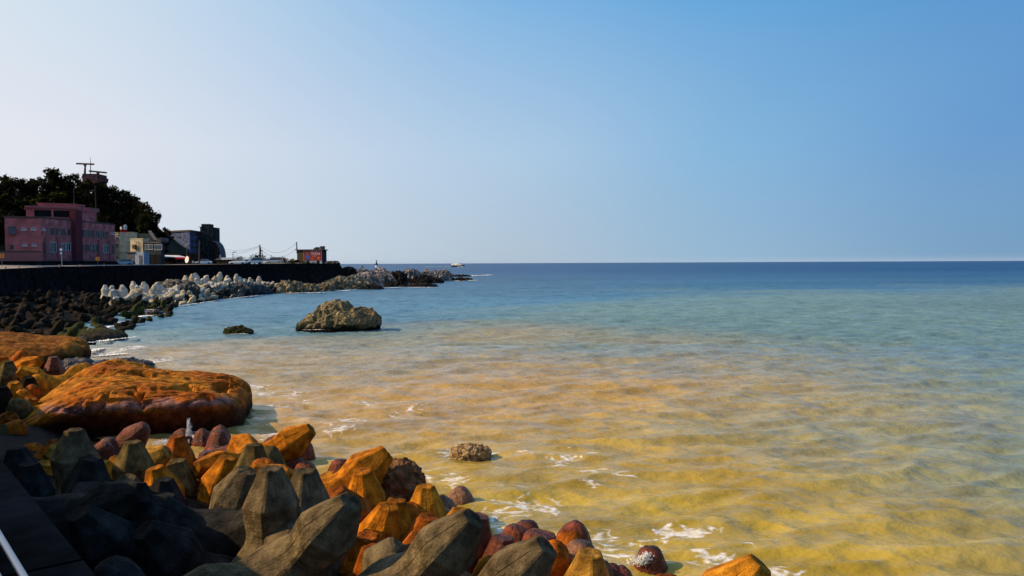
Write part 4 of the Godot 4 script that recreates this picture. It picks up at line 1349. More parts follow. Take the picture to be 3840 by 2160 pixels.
	# small white-silled windows of the narrow front
	for q in [[55.5, 66, 572.5, 577.5], [78, 89.5, 572.5, 577.5], [57, 67.5, 612.5, 617.5], [80.5, 91, 612.5, 617.5]]: window(front, q[0], q[2], q[1], q[3], t, M.frame_white, M.pane, true, 1)
	var ac := Soup.new()
	var m := on_face(front, 29.5, 580)
	ac.box(front.p(m.x, m.y, 0.35), Vector3(1.15, 1.5, 0.5), front.basis())
	obj("window_box", ac.mesh(0), M.grey_wall, t)
	window(front, 25, 616, 35, 628, t, M.frame, M.pane, false, 0)
	# low garden wall before it
	var gw := thing("garden_wall", "low pink wall with dark coping before the pink building", "wall")
	var a0 := flat(at(-30, 660, 141), base)
	var a1 := flat(at(103, 660, 145), base)
	var dirw := (a1 - a0).normalized()
	var nn := dirw.cross(Vector3.UP)
	var pts := [a0, a1, a1 - nn * 0.3, a0 - nn * 0.3]
	slab("wall", pts, base - 0.6, at(40, 635, 143).y, M.pink_trim, gw)
	slab("coping", grow(pts, 0.12), at(40, 635, 143).y, at(40, 635, 143).y + 0.28, M.pink_roof, gw)
	var kw := thing("roadside_wall", "low dark wall between the road and the pink building", "wall")
	var b0 := flat(at(-25, 660, 139), 6.0)
	var b1 := flat(at(108, 660, 143), 6.0)
	var b2 := flat(at(296, 660, 170), 6.0)
	slab("wall", [b0, b1, b2, b2 + Vector3(-0.4, 0, 0), b1 + Vector3(-0.4, 0, -0.3), b0 + Vector3(0, 0, -0.4)], 5.8, 7.25, M.wall, kw)

func oriented(P: Vector3, a: Vector3, b: Vector3) -> Array: return [P, P + a, P + a + b, P + b]

func make_town() -> void:
	# cream houses: a tall stair block and a lower block with a lit facade
	var lit := Vector3(0.95, 0, 0.30).normalized()      # along the lit facades
	var away := Vector3(0.30, 0, -0.95).normalized()
	var t := thing("cream_house", "cream house with steel water tank on its roof, lit from the side", "house")
	var P := flat(at(303.6, 660, 232), 6.2)
	slab("wall", [P, P - lit * 6.0, P - lit * 6.0 + away * 9.0, P + Vector3(3.0, 0, -4.0)], 5.8, at(303, 586, 232).y, M.beige, t)
	slab("roof", grow([P, P - lit * 6.0, P - lit * 6.0 + away * 9.0, P + Vector3(3.0, 0, -4.0)], 0.2), at(303, 586, 232).y, at(303, 585, 232).y + 0.1, M.beige, t)
	var f := Face.new(P - lit * 6.0, P)
	for q in [[292.5, 300, 590, 596], [292.5, 300, 597, 603]]: window(f, q[0], q[2], q[1], q[3], t, M.frame_white, M.pane_blue, false, 1)
	for q in [[292.8, 297, 614.5, 618.5], [293.5, 296.5, 644, 650]]: window(f, q[0], q[2], q[1], q[3], t, M.frame, M.pane, false, 0)
	for q in [[315.5, 3.2, 1.15, 0.52], [305, 3.0, 0.6, 0.28]]:
		var k := thing("water_tank", "%s steel water tank on the cream house's roof" % ("big round" if q[2] > 1 else "small pale"), "water tank")
		var c := flat(at(q[0], 585, 235), at(303, 585, 232).y + 0.1)
		var s := Soup.new()
		s.tube(c + Vector3(0, 0.9, 0), c + Vector3(0, 0.9 + q[2], 0), q[3], q[3], 14)
		s.tube(c + Vector3(0, 0.9 + q[2], 0), c + Vector3(0, 1.2 + q[2], 0), q[3], q[3] * 0.2, 14)
		obj("tank", s.mesh(40), M.steel if q[2] > 1 else M.white, k)
		for e in 3:
			var l := Soup.new()
			l.tube(c + Vector3(cos(e * 2.1) * q[3] * 0.8, 0, sin(e * 2.1) * q[3] * 0.8), c + Vector3(cos(e * 2.1) * q[3] * 0.8, 0.9, sin(e * 2.1) * q[3] * 0.8), 0.07, 0.07, 5)
			obj("leg", l.mesh(40), M.red_cloth, k)
	var par := Soup.new()
	par.box(flat(at(326, 586, 236), at(326, 586, 236).y), Vector3(2.6, 0.5, 0.3), Basis(Vector3.UP, 0.3))
	obj("parapet", par.mesh(0), M.beige, t)
	var low := thing("cream_annex", "low cream block with a lit wall, boxed window and its long shadow", "house")
	var Q := flat(at(328.5, 660, 226), 6.2)
	slab("wall", oriented(Q, lit * 4.3, away * 2.4), 5.8, at(329, 601.5, 226).y, M.beige, low)
	slab("roof", grow(oriented(Q, lit * 4.3, away * 2.4), 0.12), at(329, 601.5, 226).y, at(329, 601.5, 226).y + 0.2, M.beige, low)
	var fq := Face.new(Q, Q + lit * 5.6)
	var bx := Soup.new()
	var mm := on_face(fq, 340.5, 621)
	bx.box(fq.p(mm.x, mm.y, 0.4), Vector3(1.0, 1.2, 0.5), fq.basis())
	obj("window_box", bx.mesh(0), M.wood, low)
	for q in [[346, 2.6], [350.5, 3.4]]:
		var pipe := Soup.new()
		var m2 := on_face(fq, q[0], 618)
		pipe.tube(fq.p(m2.x, m2.y - 1.3, 0.25), fq.p(m2.x, m2.y + q[1] * 0.45, 0.25), 0.045, 0.045, 5)
		obj("drain_pipe", pipe.mesh(40), M.pole, low)
	# sheds at street level before it
	var sh := thing("street_shed", "grey lean-to shed with dark roof edge before the cream annex", "shed")
	var S := flat(at(319, 660, 218), 6.2)
	slab("wall", oriented(S, lit * 2.75, away * 2.0), 5.8, at(330, 636, 218).y, M.grey_wall, sh)
	slab("roof", grow(oriented(S, lit * 2.75, away * 2.0), 0.4), at(330, 636, 218).y, at(330, 636, 218).y + 0.25, M.pink_roof, sh)
	var sh2 := thing("street_shed", "pale blue shed with grey door beside the lean-to shed", "shed")
	var S2 := S + lit * 2.8
	slab("wall", oriented(S2, lit * 2.9, away * 2.0), 5.8, at(350, 634, 218).y, M.pale_blue, sh2)
	var fs := Face.new(S2, S2 + lit * 5.6)
	var door := Soup.new()
	door.box(fs.p(1.9, 1.4, 0.03), Vector3(1.0, 2.8, 0.08), fs.basis())
	obj("door", door.mesh(0), M.grey_wall, sh2)
	# dark glazed house with stair up the back
	var dk := thing("glazed_house", "dark house with two wide glazed bays under a pipe-edged roof", "house")
	var D0 := flat(at(364.5, 660, 224), 6.2)
	slab("wall", oriented(D0, lit * 5.6, away * 1.4), 5.8, at(390, 608, 224).y, M.teal, dk)
	var fd := Face.new(D0, D0 + lit * 13.8)
	for q in [[365.5, 384.5, 614.5, 628.5], [388.5, 408, 614.5, 629]]: window(fd, q[0], q[2], q[1], q[3], dk, M.frame_white, M.pane_blue, false, 1)
	var eave := Soup.new()
	eave.tube(fd.p(0.2, at(390, 610, 224).y - 6.2, 0.8), fd.p(6.3, at(390, 611, 224).y - 6.2, 0.8), 0.15, 0.15, 8)
	obj("eave_pipe", eave.mesh(40), M.grey_wall, dk)
	slab("roof", grow(oriented(D0, lit * 5.6, away * 1.4), 0.5), at(390, 608, 224).y, at(390, 606.5, 224).y, M.pink_roof, dk)
	for k in 3:
		var sd := Soup.new()
		sd.box(fd.p(0.95 + k * 1.8, 1.5, 0.03), Vector3(1.6, 3.2, 0.08), fd.basis())
		obj("shutter", sd.mesh(0), M.black, dk)
	var up := thing("back_house", "black upper house with an outside stair, behind the glazed one", "house")
	var U := flat(at(326, 660, 240), 6.2)
	slab("wall", oriented(U, lit * 8.6, away * 1.5), 5.8, at(350, 588, 240).y, M.teal, up)
	var fu := Face.new(U, U + lit * 17)
	window(fu, 331, 593, 336, 599, up, M.frame_white, M.pane, false, 0)
	window(fu, 341, 594, 346, 599, up, M.frame_white, M.pane, false, 0)
	var st := Soup.new()
	st.tube(at(374, 581, 237), at(390, 605, 230), 0.16, 0.16, 4)
	st.tube(at(379, 581, 237), at(394, 604, 230), 0.16, 0.16, 4)
	for k in 9: st.tube(at(374, 581, 237).lerp(at(390, 605, 230), k / 9.0), at(379, 581, 237).lerp(at(394, 604, 230), k / 9.0), 0.08, 0.08, 4)
	obj("outside_stair", st.mesh(0), M.grey_wall, up)
	slab("roof_box", oriented(flat(at(394, 600, 236), 6.2), lit * 1.7, away * 3.0), at(390, 606.5, 224).y, at(394, 598, 236).y, M.grey_wall, up)
	# blue-grey block and its dark tower
	var bb := thing("blue_block", "weathered blue-grey block of flats with a blank side wall", "building")
	var BL := flat(at(418.2, 660, 336), 6.3)
	var BC := flat(at(478.3, 660, 326), 6.3)
	var BR := flat(at(507, 660, 344), 6.3)
	var bt := at(478.3, 582.5, 326).y
	var bf := [BL, BC, BR, BL + (BR - BC)]
	slab("wall", bf, 5.9, bt, M.blue_wall, bb)
	slab("roof", grow(bf, 0.6), bt, bt + 0.7, M.pink_roof, bb)
	var fb := Face.new(BC, BR)
	for row in [[586, 594], [603, 612], [619, 626], [634.5, 643]]:
		for c in [[481, 484.5], [487, 489.5], [492.5, 496.5], [501, 504]]: window(fb, c[0], row[0], c[1], row[1], bb, M.frame, M.black, false, 0)
	var tw := thing("grey_tower", "dark ruined concrete tower with a stepped top at the blue block's end", "tower")
	var T0 := flat(at(504.7, 660, 338), 6.3)
	var T1 := flat(at(535.6, 660, 338), 6.3)
	var deep := Vector3(-0.2, 0, -9)
	slab("wall", [T0, T1, T1 + deep, T0 + deep], 5.9, at(520, 571.5, 338).y, M.tower, tw)
	slab("ledge", [flat(at(500.8, 660, 337.6), 6), flat(at(506, 660, 337.6), 6), flat(at(506, 660, 337.6), 6) + deep, flat(at(500.8, 660, 337.6), 6) + deep], at(503, 571.5, 338).y, at(503, 570.3, 338).y, M.tower, tw)
	slab("cap", [flat(at(508, 660, 338.4), 6), flat(at(527.6, 660, 338.4), 6), flat(at(527.6, 660, 338.4), 6) + deep * 0.6, flat(at(508, 660, 338.4), 6) + deep * 0.6], at(520, 571.5, 338).y + 0.003, at(518, 563.2, 338).y, M.tower, tw)
	var ft := Face.new(T0, T1)
	for row in [[583, 590], [600, 607], [616, 624], [632, 640]]:
		for c in [[506, 509], [529, 532.5]]: window(ft, c[0], row[0], c[1], row[1], tw, M.tower, M.black, false, 0)
	for q in [[536, 589.5], [536, 618]]:
		var lg := Soup.new()
		lg.box(at(q[0], q[1], 338.5), Vector3(1.2, 0.8 if q[1] < 600 else 3.0, 1.5))
		obj("bracket", lg.mesh(0), M.tower, tw)
	# round-roofed dark shelter against the tower
	var ar := thing("curved_shelter", "dark shelter with a curved steel roof leaning on the grey tower", "shelter")
	var rib := Soup.new()
	var face := Soup.new()
	var c0 := at(535.5, 648, 336)
	var prev := Vector3.ZERO
	for k in 9:
		var a := PI / 2 * (1.0 - k / 8.0)
		var p := c0 + Vector3(cos(a) * 3.4, sin(a) * 6.9, 0)
		if k > 0:
			rib.quad(prev + Vector3(0, 0, 0.2), p + Vector3(0, 0, 0.2), p + Vector3(0, 0, -6), prev + Vector3(0, 0, -6))
			rib.tube(prev, p, 0.22, 0.22, 5)
			face.quad(c0 + Vector3(0, -7, -0.3), c0 + Vector3(3.3, -7, -0.3), p + Vector3(0, 0, -0.3), c0 + Vector3(0, 0, -0.3)) if k == 8 else face.tri(c0 + Vector3(0, 0, -0.3), p + Vector3(0, 0, -0.3), prev + Vector3(0, 0, -0.3))
		prev = p
	obj("roof", rib.mesh(0), M.grey_wall, ar)
	obj("side_wall", face.mesh(0), M.black, ar)
	# low shed with corrugated roof
	var cs := thing("roadside_shed", "long low dark shed with grey corrugated roof beyond the tower", "shed")
	var g0 := flat(at(545, 660, 300), 6.3)
	var g1 := flat(at(613, 660, 290), 6.3)
	slab("wall", [g0, g1, g1 + Vector3(0, 0, -8), g0 + Vector3(0, 0, -8)], 5.9, at(580, 653, 295).y, M.black, cs)
	var cr := Soup.new()
	for k in 24:
		var p := g0.lerp(g1, k / 24.0)
		var q := g0.lerp(g1, (k + 1) / 24.0)
		var e := at(580, 653.3, 295).y
		var tp := at(580, 648.2, 298).y
		var w := 0.12 if k % 2 == 0 else -0.05
		cr.quad(Vector3(p.x - 0.5, e + w, p.z + 0.6), Vector3(q.x - 0.5, e + w, q.z + 0.6), Vector3(q.x, tp + w, q.z - 4), Vector3(p.x, tp + w, p.z - 4))
	obj("corrugated_roof", cr.mesh(0), M.grey_wall, cs)
	for k in 4:
		var po := Soup.new()
		var p := g0.lerp(g1, 0.1 + k * 0.27)
		po.tube(Vector3(p.x, 6.2, p.z + 0.5), Vector3(p.x, at(580, 653, 295).y, p.z + 0.5), 0.1, 0.1, 5)
		obj("post", po.mesh(0), M.wood, cs)
	# open stall with white roof and red awning
	var sl_ := thing("food_stall", "open roadside stall with white sheet roof and red awning", "stall")
	var z := 228.0
	var wr := Soup.new()
	var e0 := at(407.5, 644.8, z)
	var e1 := at(466, 646.2, z)
	var b0 := at(408, 641.3, z + 7)
	var b1 := at(452, 642.3, z + 7)
	wr.quad(e0, e1, b1, b0)
	wr.quad(e0 - Vector3(0, 0.25, 0), b0 - Vector3(0, 0.25, 0), b1 - Vector3(0, 0.25, 0), e1 - Vector3(0, 0.25, 0))
	wr.quad(e0 - Vector3(0, 0.25, 0), e1 - Vector3(0, 0.25, 0), e1, e0)
	obj("sheet_roof", wr.mesh(0), M.roof_white, sl_)
	var aw := Soup.new()
	for k in 8:
		var p := at(440 + k * 4.4, 649.0 + 0.35 * (k % 2), z - 3)
		var q := at(440 + (k + 1) * 4.4, 649.0 + 0.35 * ((k + 1) % 2), z - 3)
		var p2 := at(443 + k * 4.4, 647.0, z + 1)
		var q2 := at(443 + (k + 1) * 4.4, 647.0, z + 1)
		aw.quad(p, q, q2, p2)
		aw.quad(p - Vector3(0, 0.4, 0), q - Vector3(0, 0.4, 0), q, p)
	obj("awning", aw.mesh(0), M.red_cloth, sl_)
	var bk := Soup.new()
	bk.box(flat(at(436, 655, z + 7), 8.0), Vector3(16.0, 3.6, 0.3))
	obj("back_wall", bk.mesh(0), M.black, sl_)
	for k in 6:
		var po := Soup.new()
		var p := at(410 + k * 11.5, 655, z + 0.5)
		po.tube(flat(p, 6.2), flat(p, at(440, 645.5, z).y), 0.09, 0.09, 6)
		obj("post", po.mesh(40), M.wood, sl_)
	for k in 3:
		var tb := Soup.new()
		tb.box(flat(at(418 + k * 16, 655, z + 2), 6.8), Vector3(2.6, 0.9, 1.1))
		obj("counter", tb.mesh(0), [M.wood, M.navy, M.grey_wall][k], sl_)
	# billboard house at the end of the wall
	var h := thing("poster_house", "small flat-roofed concrete house on the end of the seawall", "house")
	var d := 214.0
	var A := flat(at(747.6, 662, d), 6.3)
	var B := flat(at(811, 662, d - 1.5), 6.3)
	var E := flat(at(821.5, 662, d + 4.5), 6.3)
	var hf := [A, B, E, A + (E - B)]
	var ht := at(780, 629.5, d).y
	slab("wall", hf, 6.0, ht, M.house_wall, h)
	slab("roof", grow(hf, 0.55), ht, ht + 0.22, M.pink_roof, h)
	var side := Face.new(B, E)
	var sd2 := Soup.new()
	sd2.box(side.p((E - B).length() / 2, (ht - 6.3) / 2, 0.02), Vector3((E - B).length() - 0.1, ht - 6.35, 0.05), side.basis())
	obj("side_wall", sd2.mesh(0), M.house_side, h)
	var fh := Face.new(A, B)
	var lo := Soup.new()
	var q0 := on_face(fh, 765.5, 660)
	var q1 := on_face(fh, 810.5, 660)
	lo.box(fh.p((q0.x + q1.x) / 2, 0.45, 0.03), Vector3(q1.x - q0.x, 1.35, 0.06), fh.basis())
	obj("lower_wall", lo.mesh(0), M.pale_blue, h)
	for q in [[771.5, 778.5], [797, 804]]:
		var op := Soup.new()
		var a := on_face(fh, q[0], 660).x
		var b := on_face(fh, q[1], 660).x
		op.box(fh.p((a + b) / 2, 0.5, 0.065), Vector3(b - a, 1.3, 0.06), fh.basis())
		obj("doorway", op.mesh(0), M.black, h)
	for k in 4:
		var bd := Soup.new()
		var m3 := on_face(fh, 759.0, 648)
		bd.box(fh.p(m3.x, m3.y - 1.2 + k * 0.72, 0.06), Vector3(1.7, 0.66, 0.09), fh.basis())
		obj("board", bd.mesh(0), M.wood, h)
	for q in [[799, 626.2, 1.0, 0.55], [811.5, 625.0, 1.1, 0.8], [792.5, 627.7, 0.5, 0.3]]:
		var bx2 := Soup.new()
		bx2.box(flat(at(q[0], q[1], d + 2), ht + 0.22 + q[3] / 2), Vector3(q[2], q[3], 0.9))
		bx2.box(flat(at(q[0], q[1], d + 2), ht + 0.22 + q[3] + 0.04), Vector3(q[2] + 0.2, 0.08, 1.1))
		obj("roof_vent", bx2.mesh(0), M.pink_roof, h)
	var po2 := thing("poster", "red printed poster of a person in a blue shirt on the concrete house", "poster")
	var u0 := on_face(fh, 764.6, 642)
	var u1 := on_face(fh, 809.3, 642)
	var v0 := on_face(fh, 787, 630.3).y
	var v1 := on_face(fh, 787, 655.2).y
	var sheet := BoxMesh.new()
	sheet.size = Vector3(u1.x - u0.x, v0 - v1, 0.04)
	var back := Soup.new()
	back.box(Vector3(0, 0, -0.025), Vector3(u1.x - u0.x + 0.12, v0 - v1 + 0.1, 0.05))
	po2.position = fh.p((u0.x + u1.x) / 2, (v0 + v1) / 2, 0.11)
	po2.basis = fh.basis()
	obj("board", back.mesh(0), M.frame_white, po2)
	var pm := StandardMaterial3D.new()
	pm.albedo_texture = ImageTexture.create_from_image(poster_picture())
	pm.roughness = 0.6
	var qm := QuadMesh.new()
	qm.size = Vector2(u1.x - u0.x, v0 - v1)
	var qo := obj("printed_sheet", qm, pm, po2)
	qo.position.z = 0.03
	if (po2.basis.z).dot(-po2.position) < 0: qo.rotation.y = PI; qo.position.z = -0.06

# what is printed on the poster: a figure in a blue shirt, three lines of writing, a flower and a yellow number
func poster_picture() -> Image:
	var w := 312
	var h := 176
	var i := Image.create(w, h, false, Image.FORMAT_RGB8)
	for y in h:
		for x in w: i.set_pixel(x, y, Color(0.42 + 0.10 * y / h, 0.03, 0.07))
	var W := Color(0.78, 0.72, 0.80)
	var Y := Color(0.82, 0.58, 0.12)
	var blob := func(cx: float, cy: float, rx: float, ry: float, c: Color) -> void:
		for y in range(maxi(0, int(cy - ry)), mini(h, int(cy + ry) + 1)):
			for x in range(maxi(0, int(cx - rx)), mini(w, int(cx + rx) + 1)):
				if pow((x - cx) / rx, 2) + pow((y - cy) / ry, 2) <= 1.0: i.set_pixel(x, y, c)
	blob.call(62, 36, 18, 26, Color(0.05, 0.02, 0.03))
	blob.call(63, 42, 11, 18, Color(0.52, 0.36, 0.34))
	blob.call(66, 70, 8, 12, Color(0.48, 0.32, 0.30))
	blob.call(64, 100, 34, 36, Color(0.20, 0.30, 0.58))
	i.fill_rect(Rect2i(40, 100, 54, 62), Color(0.18, 0.28, 0.58))
	i.fill_rect(Rect2i(94, 90, 9, 78), Color(0.30, 0.25, 0.45))
	blob.call(28, 118, 16, 4, Color(0.55, 0.36, 0.33))
	i.fill_rect(Rect2i(42, 160, 56, 16), Color(0.03, 0.02, 0.06))
	# writing: square characters built from strokes
	var glyph := func(x: int, y: int, s: int, kind: int, c: Color) -> void:
		var b := maxi(2, s / 8)
		var strokes := [
			[[0, 0, 8, 1], [0, 0, 1, 8], [7, 0, 1, 8], [0, 7, 8, 1], [2, 3, 4, 1], [2, 5, 4, 1]],
			[[0, 1, 4, 1], [1, 0, 1, 8], [0, 4, 4, 1], [5, 0, 1, 8], [5, 3, 3, 1], [7, 3, 1, 5]],
			[[0, 2, 8, 1], [3, 0, 1, 4], [1, 4, 6, 1], [1, 4, 1, 4], [6, 4, 1, 4], [1, 7, 6, 1]],
			[[0, 0, 1, 8], [0, 0, 3, 1], [0, 4, 3, 1], [4, 1, 4, 1], [4, 1, 1, 7], [7, 1, 1, 7], [4, 4, 4, 1], [4, 7, 4, 1]],
		]
		for q in strokes[kind % 4]: i.fill_rect(Rect2i(x + q[0] * s / 8, y + q[1] * s / 8, maxi(b, q[2] * s / 8), maxi(b, q[3] * s / 8)), c)
	for k in 5: glyph.call(126 + k * 22 + (8 if k > 1 else 0), 12, 18, k, W)
	for k in 3: glyph.call(138 + k * 52, 36, 40, k + 1, W)
	i.fill_rect(Rect2i(142, 96, 26, 5), W)
	glyph.call(176, 86, 24, 2, W)
	glyph.call(216, 86, 22, 3, Y)
	blob.call(148, 132, 10, 4, W)
	blob.call(148, 146, 18, 16, Color(0.62, 0.26, 0.12))
	i.fill_rect(Rect2i(244, 118, 6, 30), Y)
	for q in [[256, 118, 20, 6], [270, 118, 6, 16], [256, 130, 20, 6], [256, 130, 6, 18], [256, 144, 20, 6]]: i.fill_rect(Rect2i(q[0], q[1], q[2], q[3]), Y)
	return i

# ------------------------------------------------------------------ hill, trees, radar
func make_hill() -> void:
	var nz := fbm(201, 0.03, 4)
	var s := Soup.new()
	var c := Vector3(-160, 0, -275)
	var top := func(x: float, z: float) -> float:
		var dx := (x - c.x) / (40.0 if x > c.x else 90.0)
		var dz := (z - c.z) / (72.0 if z > c.z else 90.0)
		var r := sqrt(dx * dx + dz * dz)
		return 6.2 + maxf(0.0, 1.0 - pow(r, 2.2)) * 25.0 * (1.0 + nz.get_noise_2d(x, z) * 0.3) - maxf(0, r - 1.0) * 2.0
	for i in 40:
		for j in 40:
			var x0 := -250.0 + i * 4.0
			var z0 := -375.0 + j * 4.8
			var p := []
			for q in [[0, 1], [1, 1], [1, 0], [0, 0]]:
				var x: float = x0 + q[0] * 4.0
				var z: float = z0 + q[1] * 4.8
				p.append(Vector3(x, top.call(x, z), z))
			s.quad(p[0], p[1], p[2], p[3])
	struct("hill", s.mesh(60), M.hill)
	var dark := Color(0.095, 0.135, 0.06)
	var crowns := [crown(Vector3(4.6, 3.6, 4.6), 46, 46, 0.42, 1, dark), crown(Vector3(4.0, 4.2, 4.0), 40, 46, 0.42, 2, Color(0.105, 0.14, 0.05)), crown(Vector3(5.2, 3.2, 4.6), 30, 40, 0.40, 3, Color(0.10, 0.118, 0.058))]
	var green := crown(Vector3(4.4, 3.0, 4.4), 46, 46, 0.42, 4, Color(0.13, 0.21, 0.045))
	var trunks := [trunk(5.5, 0.35, 5, 2.4), trunk(6.5, 0.3, 6, 2.2)]
	var tree := func(p: Vector3, k: int, size: float, label: String, mesh: ArrayMesh = null) -> void:
		var t := thing("tree", label, "tree", p, k * 1.7, "trees on the hill above the pink building")
		t.scale = Vector3.ONE * size
		var cr := obj("crown", mesh if mesh else crowns[k % 3], M.leaf, t)
		cr.position.y = 6.4
		obj("trunk", trunks[k % 2], M.bark, t)
	# skyline trees: x and y of the crown's top as seen, distance, size
	var sky_t := [
		[8, 448, 205, 1.15, "dark leafy tree at the hill's near end, gaps of sky below its crown"], [40, 452, 212, 0.95, "sparse tree with ragged top, second along the hill's skyline"], [72, 452, 215, 1.0, "thin-crowned tree with sky showing through, third along the skyline"],
		[100, 452, 215, 0.9, "small ragged tree before the tall one on the skyline"], [148, 430, 222, 1.5, "tallest tree on the hill, broad dome beside the radar building"], [185, 440, 224, 1.1, "dense tree against the radar building's side"],
		[230, 456, 216, 0.9, "tree below the radar building's near corner"], [258, 462, 218, 0.9, "tree hiding the radar platform's foot"],
		[283, 470, 226, 1.0, "tree just seaward of the radar building"], [312, 483, 226, 1.0, "dark round tree on the hill's falling skyline"], [338, 500, 222, 1.05, "dark tree lower on the falling skyline"], [362, 517, 218, 0.95, "tree near the hill's seaward end, lacy against the sky"],
		[374, 536, 214, 0.75, "small lacy tree overhanging at the hill's seaward end"], [372, 555, 212, 0.7, "lowest overhanging tree at the hill's seaward end"],
	]
	var n := 0
	for q in sky_t:
		var a := at(q[0], q[1], q[2] + 32)
		var k: float = q[3] * 1.15
		tree.call(Vector3(a.x, a.y - 9.6 * k, a.z), n, k, q[4])
		n += 1
	var a := at(135, 490, 200)
	tree.call(Vector3(a.x, a.y - 9.2, a.z), 1, 1.05, "brighter green rounded tree right above the pink building's roof", green)
	# the slope below, crown behind crown
	var r := RandomNumberGenerator.new()
	r.seed = 9
	for row in 6:
		for k in 10:
			var x: float = -20 + k * 42 + (row % 2) * 20 + r.randf_range(-8, 8)
			var line := ramp_f(x, [-20, 60, 100, 150, 215, 270, 330, 383, 430], [462, 470, 468, 458, 472, 486, 520, 560, 600])
			var y := line + 16 + row * 21 + r.randf_range(-5, 5)
			if y > 585 + (20 if x > 290 else 0) or x > 388: continue
			var d := 258.0 - row * 8.0 + r.randf_range(-4, 4)
			d = maxf(d, 214.0 if x < 285 else 250.0)
			var p := at(x, y, d)
			var big := r.randf_range(0.95, 1.3)
			tree.call(Vector3(p.x, p.y - 9.6 * big, p.z), k + row, big, "dark evergreen tree on the wooded slope, %s in the %s row from the skyline" % [ordinal(k + 1), ordinal(row + 1)])
	for q in [[395, 578, 262], [410, 577, 270], [402, 590, 258]]:
		var p := at(q[0], q[1], q[2])
		tree.call(Vector3(p.x, p.y - 7.0, p.z), n, 0.75, "%s dark tree behind the blue-grey block" % ["first", "second", "low"][n % 3])
		n += 1
	# trees inland of the road, whose height keeps the pink building in shade
	for k in 7:
		tree.call(Vector3(-108 - (k % 2) * 9, 9.0 + (k % 3) * 3, -118 - k * 9.0), k, 1.35, "tall dark tree inland of the pink building, %s from the road's bend" % ordinal(k + 1))
	# scrub mounds by the far road
	for q in [[655, 652.5, 250, 9.5, 3.6, "dark green scrub mound behind the utility poles"], [707, 656.0, 240, 6.0, 2.0, "lower scrub mound beside the poster house"], [739, 660.0, 212, 1.6, 1.5, "bush at the poster house's corner"]]:
		var p := at(q[0], q[1], q[2])
		var o := obj("shrub", crown(Vector3(q[3], q[4], 3.5), 70, 40, 0.3, 60 + int(q[0]), Color(0.04, 0.05, 0.02)), M.leaf)
		o.position = Vector3(p.x, 6.2, p.z)
		tag(o, q[5], "shrub")
	var gr := obj("grass", crown(Vector3(5.2, 0.45, 1.2), 60, 60, 0.12, 71, Color(0.07, 0.12, 0.02)), M.leaf)
	var gp := at(757, 663, 209.5)
	gr.position = Vector3(gp.x, 6.45, gp.z)
	gr.set_meta("kind", "stuff")
	tag(gr, "green grass growing along the wall top before the poster house", "grass")
	# radar station
	var t := thing("radar_station", "brown radar building with round platform on the hilltop", "radar station")
	var rd := 254.0
	var p0 := flat(at(207, 455, rd), 0)
	var p1 := flat(at(245, 455, rd), 0)
	slab("block", [p0, p1, p1 + Vector3(0, 0, -6), p0 + Vector3(0, 0, -6)], at(225, 470, rd).y, at(225, 437, rd).y, M.radar_block, t)
	var pl := Soup.new()
	var pc := at(254, 451, rd + 2)
	pl.tube(flat(pc, at(254, 457.5, rd).y), flat(pc, at(254, 448, rd).y), 2.0, 2.2, 18)
	obj("round_platform", pl.mesh(40), M.radar_block, t)
	var ra := Soup.new()
	for k in 8:
		var b := at(203 + k * 0.8, 455, rd)
		ra.tube(at(207 - k * 0.7, 441 + k * 1.5, rd), at(214, 437, rd), 0.05, 0.05, 4)
	obj("bracing", ra.mesh(0), M.radar, t)
	for q in [[213.5, 412.5, 437, 192, 237, 411.6, 413.2], [246, 433.0, 449, 224, 268.5, 430.2, 434.6]]:
		var ms := Soup.new()
		ms.tube(at(q[0], q[2], rd), at(q[0] + 1, q[1] + 1, rd), 0.34, 0.22, 8)
		ms.tube(at(q[0] - 2, q[1] + 2.5, rd), at(q[0] + 3, q[1] + 2.5, rd), 0.35, 0.35, 8)
		var mo := obj("radar_mast", ms.mesh(40), M.radar, t)
		var br := Soup.new()
		br.tube(at(q[3], q[5], rd), at(q[4], q[6], rd), 0.26, 0.26, 4)
		obj("radar_arm", br.mesh(0), M.radar, mo)
	var an := Soup.new()
	an.tube(at(228, 437, rd), at(228, 408, rd), 0.13, 0.10, 6)
	an.tube(at(228, 408, rd), at(227, 395, rd), 0.07, 0.04, 6)
	obj("antenna", an.mesh(40), M.radar, t)
	var mast := obj("lattice_mast", mast_mesh(at(243.5, 560, 196), at(238.5, 466, 196)), M.pole)
	tag(mast, "thin pale mast with guy wires standing behind the pink building", "mast")

func mast_mesh(a: Vector3, b: Vector3) -> ArrayMesh:
	var s := Soup.new()
	for k in 3:
		var o := Vector3(cos(k * TAU / 3), 0, sin(k * TAU / 3)) * 0.08
		s.tube(a + o, b + o * 0.5, 0.045, 0.03, 4)
	for k in 26: s.tube(a.lerp(b, k / 26.0) + Vector3(0.14, 0, 0), a.lerp(b, (k + 1) / 26.0) - Vector3(0.12, 0, 0), 0.03, 0.03, 3)
	return s.mesh(0)

